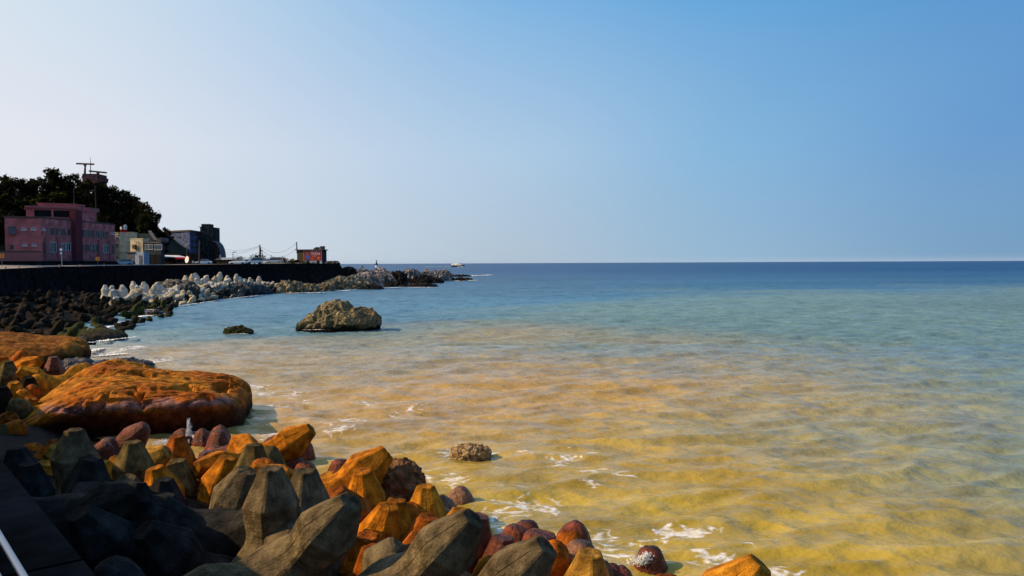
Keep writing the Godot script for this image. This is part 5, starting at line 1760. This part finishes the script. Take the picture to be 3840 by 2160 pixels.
# ------------------------------------------------------------------ street things
func car(where: Vector3, turn: float, paint: Material, tall: float, label: String) -> void:
	var t := thing("parked_car", label, "car", where, turn, "cars parked along the seaside road")
	var s := Soup.new()
	var rings := []
	# nose to tail: x, half-width, belt height, sill
	for q in [[-2.2, 0.62, 0.55, 0.38], [-2.1, 0.78, 0.68, 0.28], [-1.2, 0.84, 0.88, 0.24], [0.0, 0.86, 0.92, 0.24], [1.4, 0.85, 0.94, 0.24], [2.05, 0.78, 0.88, 0.28], [2.2, 0.66, 0.7, 0.4]]:
		rings.append([Vector3(q[0], q[3], -q[1]), Vector3(q[0], q[2] * 0.75, -q[1] - 0.03), Vector3(q[0], q[2], -q[1] + 0.08), Vector3(q[0], q[2] + 0.02, 0), Vector3(q[0], q[2], q[1] - 0.08), Vector3(q[0], q[2] * 0.75, q[1] + 0.03), Vector3(q[0], q[3], q[1])])
	s.loft(rings)
	obj("body", s.mesh(35), paint, t)
	var g := Soup.new()
	var r2 := []
	for q in [[-1.25, 0.74, 0.88], [-0.55, 0.66, 0.88 + 0.52 * tall], [0.9 if tall < 1.3 else 1.9, 0.66, 0.90 + 0.52 * tall], [1.75 if tall < 1.3 else 2.1, 0.72, 0.92]]:
		r2.append([Vector3(q[0], 0.86, -q[1] - 0.04), Vector3(q[0], q[2], -q[1]), Vector3(q[0], q[2], q[1]), Vector3(q[0], 0.86, q[1] + 0.04)])
	g.loft(r2)
	obj("cabin_glass", g.mesh(20), M.pane_blue, t)
	var rf := Soup.new()
	rf.box(Vector3(0.2 if tall < 1.3 else 0.7, 0.91 + 0.52 * tall, 0), Vector3(1.5 if tall < 1.3 else 2.6, 0.06, 1.34))
	obj("roof", rf.mesh(0), paint, t)
	for x in [-1.35, 1.35]:
		for z in [-0.8, 0.8]:
			var w := Soup.new()
			w.tube(Vector3(x, 0.31, z - 0.1), Vector3(x, 0.31, z + 0.1), 0.31, 0.31, 14)
			var wo := obj("wheel", w.mesh(40), M.tyre, t)
			var hub := Soup.new()
			hub.tube(Vector3(x, 0.31, z - 0.11), Vector3(x, 0.31, z + 0.11), 0.18, 0.18, 10)
			obj("rim", hub.mesh(40), M.grey_wall, wo)
	for z in [-0.6, 0.6]:
		var hl := Soup.new()
		hl.box(Vector3(-2.16, 0.58, z), Vector3(0.1, 0.14, 0.3))
		obj("headlight", hl.mesh(0), M.white, t)

func pole(x: float, y0: float, y1: float, d: float, r: float, label: String, lean := 0.0) -> Node3D:
	var a := at(x, y1, d)
	var b := at(x + lean, y0, d)
	var t := thing("utility_pole", label, "pole", a, 0.0)
	var s := Soup.new()
	s.tube(Vector3(0, -0.6, 0), b - a, r, r * 0.7, 8)
	obj("shaft", s.mesh(40), M.pole, t)
	return t

func arm(t: Node3D, p: Vector3, q: Vector3, called := "crossarm", m: Material = null) -> void:
	var s := Soup.new()
	s.tube(p - t.position, q - t.position, 0.08, 0.07, 6)
	obj(called, s.mesh(40), m if m else M.pole, t)

func wire(a: Vector3, b: Vector3, sag: float, label: String) -> void:
	var pts := []
	for k in 15:
		var f := k / 14.0
		pts.append(a.lerp(b, f) - Vector3(0, sag * 4.0 * f * (1.0 - f), 0))
	var s := Soup.new()
	s.path(pts, 0.028, 4)
	tag(obj("overhead_wire", s.mesh(60), M.wire), label, "wire", "wires between the poles along the far road")

func make_street() -> void:
	car(flat(at(309, 660, 198), 6.42), 0.7, M.car_silver, 1.0, "silver sedan parked at the corner of the pink building")
	car(flat(at(316, 660, 206), 6.42), 0.7, M.car_blue, 1.1, "dark blue car parked behind the silver sedan")
	car(flat(at(512, 660, 214), 6.46), 0.3, M.car_white, 0.9, "low white car under the grey tower")
	car(flat(at(599, 660, 206), 6.42), 0.05, M.car_white, 0.8, "white car at the end of the low dark shed")
	car(flat(at(639, 659, 214), 6.55), 0.5, M.car_white, 1.45, "white van left of the utility poles with its rear to the road")
	car(flat(at(668, 660, 220), 6.45), 0.0, M.car_white, 0.8, "white car half hidden between utility pole and silver van")
	car(flat(at(692, 659, 216), 6.6), 0.0, M.car_silver, 1.5, "silver van parked between the scrub mounds")
	# poles, lamps and wires
	var p1 := pole(653.5, 615.5, 661, 222, 0.22, "tallest brown utility pole before the scrub mound")
	arm(p1, at(652, 618, 222), at(655.5, 618, 222))
	arm(p1, at(652.3, 621, 222), at(655.2, 621, 222))
	pole(656, 622, 661, 226, 0.16, "shorter utility pole just behind the tallest one")
	var p3 := pole(501, 605, 663, 205, 0.2, "brown pole rising in front of the grey tower", 0.8)
	arm(p3, at(500, 607, 205), at(503.5, 607, 205))
	var p4 := pole(747.5, 609, 632, 217, 0.2, "leaning dark pole on the poster house's roof edge", -1.6)
	arm(p4, at(744.5, 611, 217), at(747.5, 611, 217))
	pole(469.5, 621, 650, 215, 0.12, "short thin pole beside the red awning")
	for q in [[586, 634, 657, 5.0, "street lamp over the low dark shed"], [659.5, 630, 661, -2.5, "street lamp beside the utility poles"]]:
		var a := at(q[0], q[2], 226)
		var t := thing("street_lamp", q[4], "street lamp", a)
		var s := Soup.new()
		s.tube(Vector3(0, -0.5, 0), at(q[0], q[1] + 2, 226) - a, 0.12, 0.08, 8)
		obj("shaft", s.mesh(40), M.pole, t)
		arm(t, at(q[0], q[1] + 2, 226), at(q[0] + q[3], q[1], 226), "lamp_arm")
		var h := Soup.new()
		h.box(at(q[0] + q[3], q[1], 226) - a, Vector3(0.9, 0.18, 0.3))
		obj("lamp_head", h.mesh(0), M.grey_wall, t)
	for k in 3:
		wire(at(653.5, 618 + k * 1.4, 222), at(540, 618 + k * 8.0, 330), 1.6, "%s wire from the tallest pole back to the grey tower" % ["upper", "middle", "lower"][k])
	wire(at(655, 619, 222), at(745.5, 611, 217), 2.2, "upper wire from the tallest pole to the poster house's pole")
	wire(at(656, 627, 226), at(746.5, 624, 217), 2.4, "lower wire from the shorter pole to the poster house's pole")
	wire(at(586, 651.5, 226), at(540, 637, 330), 0.8, "wire from the shed's lamp to the grey tower")
	# round mirror and warning signs by the bend
	for q in [[4.5, 643.5, 128, "orange chevron sign at the bend by the garden wall"], [245.5, 651, 150, "orange chevron sign before the pink building's far end"], [709, 652.5, 212, "orange chevron sign beside the silver van"], [737, 653.5, 210, "orange chevron sign near the poster house"]]:
		var p := at(q[0], q[1], q[2])
		var t := thing("chevron_sign", q[3], "road sign", Vector3(p.x, 6.3, p.z), atan2(-p.x, -p.z) * 0.5)
		var hgt := p.y - 6.3
		var s := Soup.new()
		s.tube(Vector3(0, -0.2, -0.06), Vector3(0, hgt + 0.3, -0.06), 0.035, 0.035, 6)
		obj("post", s.mesh(40), M.grey_wall, t)
		var b := Soup.new()
		b.box(Vector3(0, hgt, 0), Vector3(0.62, 0.66, 0.05))
		var bo := obj("board", b.mesh(0), M.sign_orange, t)
		var ch := Soup.new()
		for e in [-1, 1]: ch.tube(Vector3(0.12, hgt, 0.03), Vector3(-0.13, hgt + 0.24 * e, 0.03), 0.06, 0.06, 4)
		obj("arrow", ch.mesh(0), M.black, bo)
	var mp := at(155.5, 655, 140)
	var mt := thing("traffic_mirror", "white post with round mirror above a white warning lamp on the road bend", "traffic mirror", Vector3(mp.x, 6.2, mp.z))
	var s1 := Soup.new()
	s1.tube(Vector3.ZERO, Vector3(0, at(155, 629, 140).y - 6.2, 0), 0.05, 0.045, 8)
	obj("post", s1.mesh(40), M.frame_white, mt)
	for q in [[628.5, 0.24, "mirror"], [637.5, 0.2, "warning_lamp"]]:
		var s := Soup.new()
		var c := Vector3(0, at(155, q[0], 140).y - 6.2, 0.12)
		s.tube(c, c + Vector3(0, 0, 0.12), q[1], q[1] * 0.9, 16)
		s.tube(c + Vector3(0, -0.05, 0), c + Vector3(0, 0.05, 0.16), q[1] * 0.7, q[1] * 0.4, 12)
		obj(q[2], s.mesh(40), M.white, mt)
	# delineators along the road edge on the wall
	var dl := ["first", "second", "third", "fourth", "fifth", "sixth"]
	for k in 6:
		var x: float = [14, 48, 96, 149, 201, 262][k]
		var p := at(x, 667, [120, 122, 125, 129, 133, 138][k])
		var t := thing("road_marker", "short pale road marker post on the sunlit road edge, %s from the left" % dl[k], "road marker", Vector3(p.x, wall_top(-p.z) - 0.05, p.z), 0.0, "road marker posts along the wall")
		var s := Soup.new()
		s.tube(Vector3.ZERO, Vector3(0, 0.40, 0), 0.075, 0.06, 8)
		obj("post", s.mesh(40), M.pink_trim, t)
		var cp := Soup.new()
		cp.tube(Vector3(0, 0.40, 0), Vector3(0, 0.46, 0), 0.065, 0.04, 8)
		obj("cap", cp.mesh(40), M.white, t)
	# pale kerb by the scrub, round dish by the stall
	var kb := Soup.new()
	kb.box(flat(at(719, 660, 209), 6.75), Vector3(10.5, 0.22, 0.4), Basis(Vector3.UP, 0.1))
	tag(obj("concrete_kerb", kb.mesh(0), M.beige), "sunlit pale concrete kerb between silver van and poster house", "kerb")
	var dp := at(473.5, 653.5, 214)
	var dsh := thing("satellite_dish", "round pale dish on a short stand beside the stall", "dish", Vector3(dp.x, 6.3, dp.z))
	var ds := Soup.new()
	ds.tube(Vector3(0, dp.y - 6.3, 0), Vector3(-0.25, dp.y - 6.25, 0.3), 0.35, 0.95, 16)
	obj("bowl", ds.mesh(40), M.white, dsh)
	var dst := Soup.new()
	dst.tube(Vector3(0, 0, 0), Vector3(0, dp.y - 6.3, 0), 0.07, 0.07, 6)
	obj("stand", dst.mesh(40), M.pole, dsh)
	# two scooters beside it
	for k in 2:
		var sp := flat(at(481 + k * 5, 660, 212), 6.4)
		var sc := thing("scooter", "%s scooter parked between the dish and the low white car" % ["dark", "pale-fronted"][k], "scooter", sp, 0.8 + k)
		for x in [-0.6, 0.6]:
			var w := Soup.new()
			w.tube(Vector3(x, 0.25, -0.05), Vector3(x, 0.25, 0.05), 0.25, 0.25, 12)
			obj("wheel", w.mesh(40), M.tyre, sc)
		var bd := Soup.new()
		bd.box(Vector3(0.3, 0.55, 0), Vector3(0.8, 0.35, 0.28)); bd.box(Vector3(-0.1, 0.32, 0), Vector3(0.7, 0.1, 0.28))
		obj("body", bd.mesh(0), M.navy, sc)
		var fr := Soup.new()
		fr.box(Vector3(-0.5, 0.65, 0), Vector3(0.14, 0.7, 0.34)); fr.tube(Vector3(-0.45, 1.0, -0.32), Vector3(-0.45, 1.0, 0.32), 0.03, 0.03, 6)
		obj("front_shield", fr.mesh(0), M.navy if k == 0 else M.white, sc)
		var st := Soup.new()
		st.box(Vector3(0.3, 0.77, 0), Vector3(0.75, 0.1, 0.3))
		obj("saddle", st.mesh(0), M.black, sc)
	# rubble stones at the wall's end
	var rs := RandomNumberGenerator.new()
	rs.seed = 31
	for k in 9:
		var x: float = [824, 829, 833, 838, 842, 846, 849, 834, 827][k]
		var p := at(x, [662, 660.5, 660, 660.5, 661, 661.5, 663, 662, 663.5][k], 213 + (k % 3))
		var stone := func(q: Vector3, kk: float) -> Color: return Color(0.12, 0.11, 0.10).lerp(Color(0.45, 0.40, 0.34), clampf(kk * 2 + 0.4, 0, 1))
		var o := one_rock("stone", rock(Vector3(rs.randf_range(0.6, 1.1), rs.randf_range(0.3, 0.55), 0.6), 700 + k, 8, 2.6, 0.15, 1.0, 0.15, stone), M.coast, p, k * 0.9, "loose stone on the wall's end past the poster house, %s towards the sea" % ordinal(k + 1), "loose stones at the wall's end")

func make_added_house() -> void:  # added out of view, only to shade the near wall top and rail
	var h := thing("added_shade_house", "added unseen grey four-storey house that shades the near wall top and rail", "house")
	var pt := func(t: float, s: float) -> Vector3: return Vector3(0.94 - 0.643 * t + 0.766 * s, 4.4, -(0.766 * t + 0.643 * s))
	var fp := [pt.call(17.0, -11.0), pt.call(9.5, -11.0), pt.call(9.5, -19.0), pt.call(17.0, -19.0)]
	slab("wall", fp, 4.2, 17.5, M.grey_wall, h)
	slab("roof", grow(fp, 0.3), 17.5, 17.9, M.pink_roof, h)
	var f := Face.new(fp[0], fp[1])
	for row in 4:
		for k in 3: window_at(f, 1.4 + k * 2.35, 2.0 + row * 3.2, 1.5, 1.5 if row > 0 else 2.2, h, M.frame_white, M.pane, row > 0, 1)

# ------------------------------------------------------------------ boat, beacon, angler, splash
func make_boat() -> void:
	var d := 1450.0
	var p := at(1151.5, 674.2, d)
	var t := thing("motor_yacht", "white motor yacht with dark hull cruising on the open sea", "boat", Vector3(p.x, 0, p.z), deg_to_rad(-24))
	var s := Soup.new()
	var rings := []
	# stern to bow
	for q in [[-13.5, 2.9, 1.9], [-9, 3.2, 2.0], [-2, 3.3, 2.3], [5, 2.9, 2.9], [10, 1.7, 3.4], [13.8, 0.1, 3.9]]:
		rings.append([Vector3(q[0], -0.6, -q[1] * 0.75), Vector3(q[0] + 0.3, q[2], -q[1]), Vector3(q[0] + 0.3, q[2], q[1]), Vector3(q[0], -0.6, q[1] * 0.75)])
	s.loft(rings)
	obj("hull", s.mesh(25), M.navy, t)
	var w := Soup.new()
	w.loft([[Vector3(-11.5, 2.0, -2.4), Vector3(-11.0, 4.2, -2.3), Vector3(-11.0, 4.2, 2.3), Vector3(-11.5, 2.0, 2.4)], [Vector3(2.5, 2.3, -2.4), Vector3(0.8, 4.4, -2.2), Vector3(0.8, 4.4, 2.2), Vector3(2.5, 2.3, 2.4)], [Vector3(10, 3.3, -0.9), Vector3(9.6, 3.6, -0.8), Vector3(9.6, 3.6, 0.8), Vector3(10, 3.3, 0.9)]])
	obj("main_cabin", w.mesh(20), M.white, t)
	var u := Soup.new()
	u.loft([[Vector3(-12.4, 4.2, -2.6), Vector3(-12.4, 5.6, -2.5), Vector3(-12.4, 5.6, 2.5), Vector3(-12.4, 4.2, 2.6)], [Vector3(-1, 4.2, -2.4), Vector3(-2.2, 6.2, -2.1), Vector3(-2.2, 6.2, 2.1), Vector3(-1, 4.2, 2.4)], [Vector3(4.0, 4.4, -1.8), Vector3(3.2, 5.0, -1.7), Vector3(3.2, 5.0, 1.7), Vector3(4.0, 4.4, 1.8)]])
	obj("upper_deck", u.mesh(20), M.white, t)
	for q in [[-7, 3.0, 5.5, 1.1], [-0.2, 3.3, 3.6, 0.9], [1.4, 5.0, 1.3, 0.5], [-9.5, 5.9, 1.2, 0.5]]:
		var g := Soup.new()
		g.box(Vector3(q[0], q[1], 0), Vector3(q[2], q[3], 5.1))
		obj("cabin_window", g.mesh(0), M.pane, t)
	var m := Soup.new()
	m.tube(Vector3(-4.6, 5.8, -1.8), Vector3(-4.0, 7.4, 0), 0.35, 0.3, 6); m.tube(Vector3(-4.6, 5.8, 1.8), Vector3(-4.0, 7.4, 0), 0.35, 0.3, 6); m.tube(Vector3(-4.0, 7.4, 0), Vector3(-3.9, 9.2, 0), 0.14, 0.06, 6)
	obj("radar_arch", m.mesh(40), M.white, t)
	var r := Soup.new()
	for k in 6: r.tube(Vector3(5 + k * 1.5, 3.0 + k * 0.13, 1.6 - k * 0.25), Vector3(5 + k * 1.5, 4.0 + k * 0.13, 1.6 - k * 0.25), 0.05, 0.05, 4)
	r.tube(Vector3(5, 4.0, 1.6), Vector3(12.5, 4.7, 0.35), 0.06, 0.06, 4)
	obj("bow_rail", r.mesh(0), M.steel, t)
	var nz := fbm(801, 0.2, 3)
	var wk := Soup.new()
	for k in 60:
		var x := -13.0 - k * 0.9
		var hw := (1.2 + nz.get_noise_1d(x * 2.0) * 1.6) * (1.0 - k / 75.0)
		if k > 8 and nz.get_noise_1d(x * 3 + 50) < -0.18: continue
		wk.quad(Vector3(x, 0.5, hw), Vector3(x + 0.9, 0.5, hw), Vector3(x + 0.9, 0.55, -hw), Vector3(x, 0.55, -hw))
		wk.box(Vector3(x, 0.3, nz.get_noise_1d(x) * 1.5), Vector3(0.9, 0.5, hw))
	for k in 20: wk.box(Vector3(1.0 + k * 0.62, 0.25 + 0.35 * sin(k * 0.5) * float(k > 6), 3.0 - k * 0.08), Vector3(0.7, 0.5 + 0.3 * float(k > 6 and k < 16), 0.8))
	var wo := obj("boat_wake", wk.mesh(0), M.foam)
	wo.position = t.position
	wo.rotation = t.rotation
	wo.set_meta("kind", "stuff")
	tag(wo, "white wake and bow wave of the motor yacht", "wake")

# white water lying among the far rocks: torn thin sheets a hand above the sea
func white_water(x0: float, y0: float, x1: float, y1: float, thick: float, seed_: int) -> void:
	var nz := fbm(seed_, 0.11, 3)
	var s := Soup.new()
	var n := int(absf(x1 - x0) * 1.2) + 6
	var at_sea := func(x: float, y: float) -> Vector3:
		var r := ray(x, y)
		var d: float = (0.16 - EYE.y) / r.y
		return EYE + r * d
	for k in n:
		var f := float(k) / n
		var f2 := float(k + 1) / n
		var w0 := thick * (0.5 + nz.get_noise_1d(k * 3.0)) * sin(PI * clampf(f, 0.05, 0.95))
		var w1 := thick * (0.5 + nz.get_noise_1d(k * 3.0 + 3.0)) * sin(PI * clampf(f2, 0.05, 0.95))
		if w0 <= 0.05 or w1 <= 0.05: continue
		var m0 := lerpf(y0, y1, f) + nz.get_noise_1d(k * 2.0 + 90) * thick * 0.6
		var m1 := lerpf(y0, y1, f2) + nz.get_noise_1d(k * 2.0 + 92) * thick * 0.6
		var a: Vector3 = at_sea.call(lerpf(x0, x1, f), m0 + w0)
		var b: Vector3 = at_sea.call(lerpf(x0, x1, f2), m1 + w1)
		var c: Vector3 = at_sea.call(lerpf(x0, x1, f2), m1 - w1)
		var e: Vector3 = at_sea.call(lerpf(x0, x1, f), m0 - w0)
		s.quad(a, b, c, e)
	if s.v.is_empty(): return
	var o := obj("sea_foam", s.mesh(0), M.foam)
	o.set_meta("kind", "stuff")

func make_small() -> void:
	make_boat()
	for q in [[1108, 697.0, 1138, 696.0, 0.9], [1150, 694.5, 1215, 693.2, 1.3], [1205, 692.6, 1243, 691.6, 1.3], [1105, 703.5, 1135, 705.0, 0.9], [1140, 706.5, 1168, 707.0, 0.8], [1168, 704.8, 1203, 705.0, 1.8], [1070, 709.0, 1100, 708.0, 1.8], [1030, 712.0, 1068, 711.0, 0.9], [955, 724, 1020, 723, 0.8], [1015, 723, 1100, 722.5, 0.7], [840, 733, 905, 727.5, 0.8], [700, 738, 850, 734.5, 0.7], [560, 752, 700, 738.5, 0.6], [395, 777, 560, 754, 0.9]]:
		white_water(q[0], q[1], q[2], q[3], q[4], int(q[0]))
	# milky surf round the shaded tetrapods and rocks of the bay
	for q in [[300, 800, 395, 792, 2.2], [285, 812, 345, 806, 2.5], [225, 830, 300, 818, 3.2], [215, 862, 300, 852, 3.5], [215, 884, 270, 874, 4.0], [230, 896, 330, 888, 2.5], [290, 853, 350, 846, 1.5], [345, 915, 420, 908, 2.0], [170, 905, 240, 902, 3.0], [300, 780, 420, 777, 1.2], [755, 830, 860, 827, 0.8], [205, 846, 218, 842, 2.0], [575, 840, 630, 839, 0.6], [185, 884, 215, 876, 2.5]]:
		white_water(q[0], q[1], q[2], q[3], q[4], int(q[0]) + 5)
	# beacon on the rocks
	var bp := at(947.5, 686.5, 262)
	var t := thing("beacon", "tiny white striped navigation beacon on the headland rocks", "beacon", bp)
	var s := Soup.new()
	s.tube(Vector3(0, -0.6, 0), Vector3(0, 2.6, 0), 0.62, 0.36, 10)
	obj("tower", s.mesh(40), M.white, t)
	var b := Soup.new()
	b.tube(Vector3(0.02, 0.9, 0.02), Vector3(0.02, 1.7, 0.02), 0.55, 0.46, 10)
	obj("band", b.mesh(40), M.navy, t)
	var l := Soup.new()
	l.tube(Vector3(0, 2.6, 0), Vector3(0, 3.1, 0), 0.42, 0.42, 10); l.tube(Vector3(0, 3.1, 0), Vector3(0, 4.2, 0), 0.2, 0.12, 8)
	obj("lantern", l.mesh(40), M.black, t)
	# angler standing on the pale slab
	var ap := at(911.5, 681.5, 240)
	var pn := thing("person", "person in dark trousers and green top standing on the headland slab", "person", ap, -0.6)
	var body := Soup.new()
	var ring := func(y: float, rx: float, rz: float, x := 0.0) -> Array:
		var o := []
		for k in 10: o.append(Vector3(x + cos(TAU * k / 10) * rx, y, -sin(TAU * k / 10) * rz))
		return o
	body.loft([ring.call(0.80, 0.15, 0.11), ring.call(0.95, 0.17, 0.13), ring.call(1.1, 0.15, 0.11), ring.call(1.32, 0.20, 0.12), ring.call(1.42, 0.15, 0.10), ring.call(1.46, 0.055, 0.055), ring.call(1.52, 0.06, 0.065), ring.call(1.58, 0.085, 0.10), ring.call(1.66, 0.09, 0.11), ring.call(1.74, 0.05, 0.06)])
	for e in [-1.0, 1.0]:
		body.loft([ring.call(-0.15, 0.06, 0.11, 0.10 * e), ring.call(0.45, 0.065, 0.07, 0.10 * e), ring.call(0.86, 0.09, 0.10, 0.085 * e)])
		body.tube(Vector3(0.19 * e, 1.37, 0), Vector3(0.27 * e, 1.10, 0.06), 0.05, 0.042, 8)
		body.tube(Vector3(0.27 * e, 1.10, 0.06), Vector3(0.2 * e, 0.95, 0.25), 0.042, 0.03, 8)
	obj("body", body.mesh(60), M.wood, pn)
	var top := Soup.new()
	top.loft([ring.call(0.88, 0.19, 0.15), ring.call(1.1, 0.17, 0.13), ring.call(1.33, 0.215, 0.135), ring.call(1.43, 0.15, 0.11)])
	obj("green_top", top.mesh(60), M.moss, pn)
	var tr := Soup.new()
	for e in [-1.0, 1.0]: tr.loft([ring.call(-0.05, 0.08, 0.09, 0.10 * e), ring.call(0.45, 0.08, 0.085, 0.10 * e), ring.call(0.9, 0.105, 0.12, 0.085 * e)])
	obj("trousers", tr.mesh(60), M.black, pn)
	# splash thrown up in the inlet below the boulder, and a wave climbing the lone red tetrapod
	var r := RandomNumberGenerator.new()
	r.seed = 44
	for q in [[475, 1089, 27.2, 0.11, 0.62, 900, "white splash shooting up in the inlet below the huge boulder"], [1604, 1404, 16.6, 0.24, 0.22, 900, "white wave breaking against the single wet red tetrapod"], [420, 1108, 27.5, 0.8, 0.12, 1200, "white surf churning at the huge boulder's dark foot"]]:
		var c := at(q[0], q[1], q[2])
		var sp := Soup.new()
		for k in q[5]:
			var h := pow(r.randf(), 1.4)
			var spread := 1.0 - 0.55 * h
			var o := Vector3(r.randfn() * q[3] * 0.5 * spread, -0.1 + h * q[4] * r.randf_range(0.7, 1.0), r.randfn() * q[3] * 0.35 * spread)
			if q[2] < 17.0: o.x += h * q[3] * 0.8
			var e := r.randf_range(0.006, 0.020)
			var a := Vector3(r.randfn(), r.randfn(), r.randfn()).normalized() * e
			var b2 := Vector3(r.randfn(), r.randfn(), r.randfn()).normalized() * e
			var n := a.cross(b2).normalized() * e * 0.6
			sp.tri(o + a, o + b2, o - a * 0.6 + n); sp.tri(o + a, o - a * 0.6 + n, o - b2); sp.tri(o + b2, o - b2, o - a * 0.6 - n); sp.tri(o + a, o - b2, o + b2)
		var so := obj("splash", sp.mesh(0), M.foam)
		so.position = c
		so.set_meta("kind", "stuff")
		tag(so, q[6], "splash")

func _ready() -> void:
	# camera, sky, sun
	cam = Camera3D.new()
	cam.name = "camera"
	cam.fov = rad_to_deg(2.0 * atan(288.0 / 800.0))
	cam.near = 0.05
	cam.far = 60000.0
	add_child(cam)
	cam.position = EYE
	cam.rotation = Vector3(-atan(25.0 / 800.0), 0, deg_to_rad(-0.267))
	cam.current = true
	make_sky()
	var sun := DirectionalLight3D.new()
	sun.name = "sun"
	sun.light_color = Color(1.0, 0.87, 0.68)
	sun.light_energy = 1.6
	sun.light_angular_distance = 0.5
	sun.shadow_enabled = true
	add_child(sun)
	sun.look_at_from_position(SUN * 100.0, Vector3.ZERO, Vector3.UP)
	# the place
	make_materials()
	make_sea()
	make_wall_and_road()
	make_hill()
	make_rocks()
	make_pink()
	make_town()
	near_tetrapods()
	far_tetrapods()
	make_street()
	make_added_house()
	make_small()
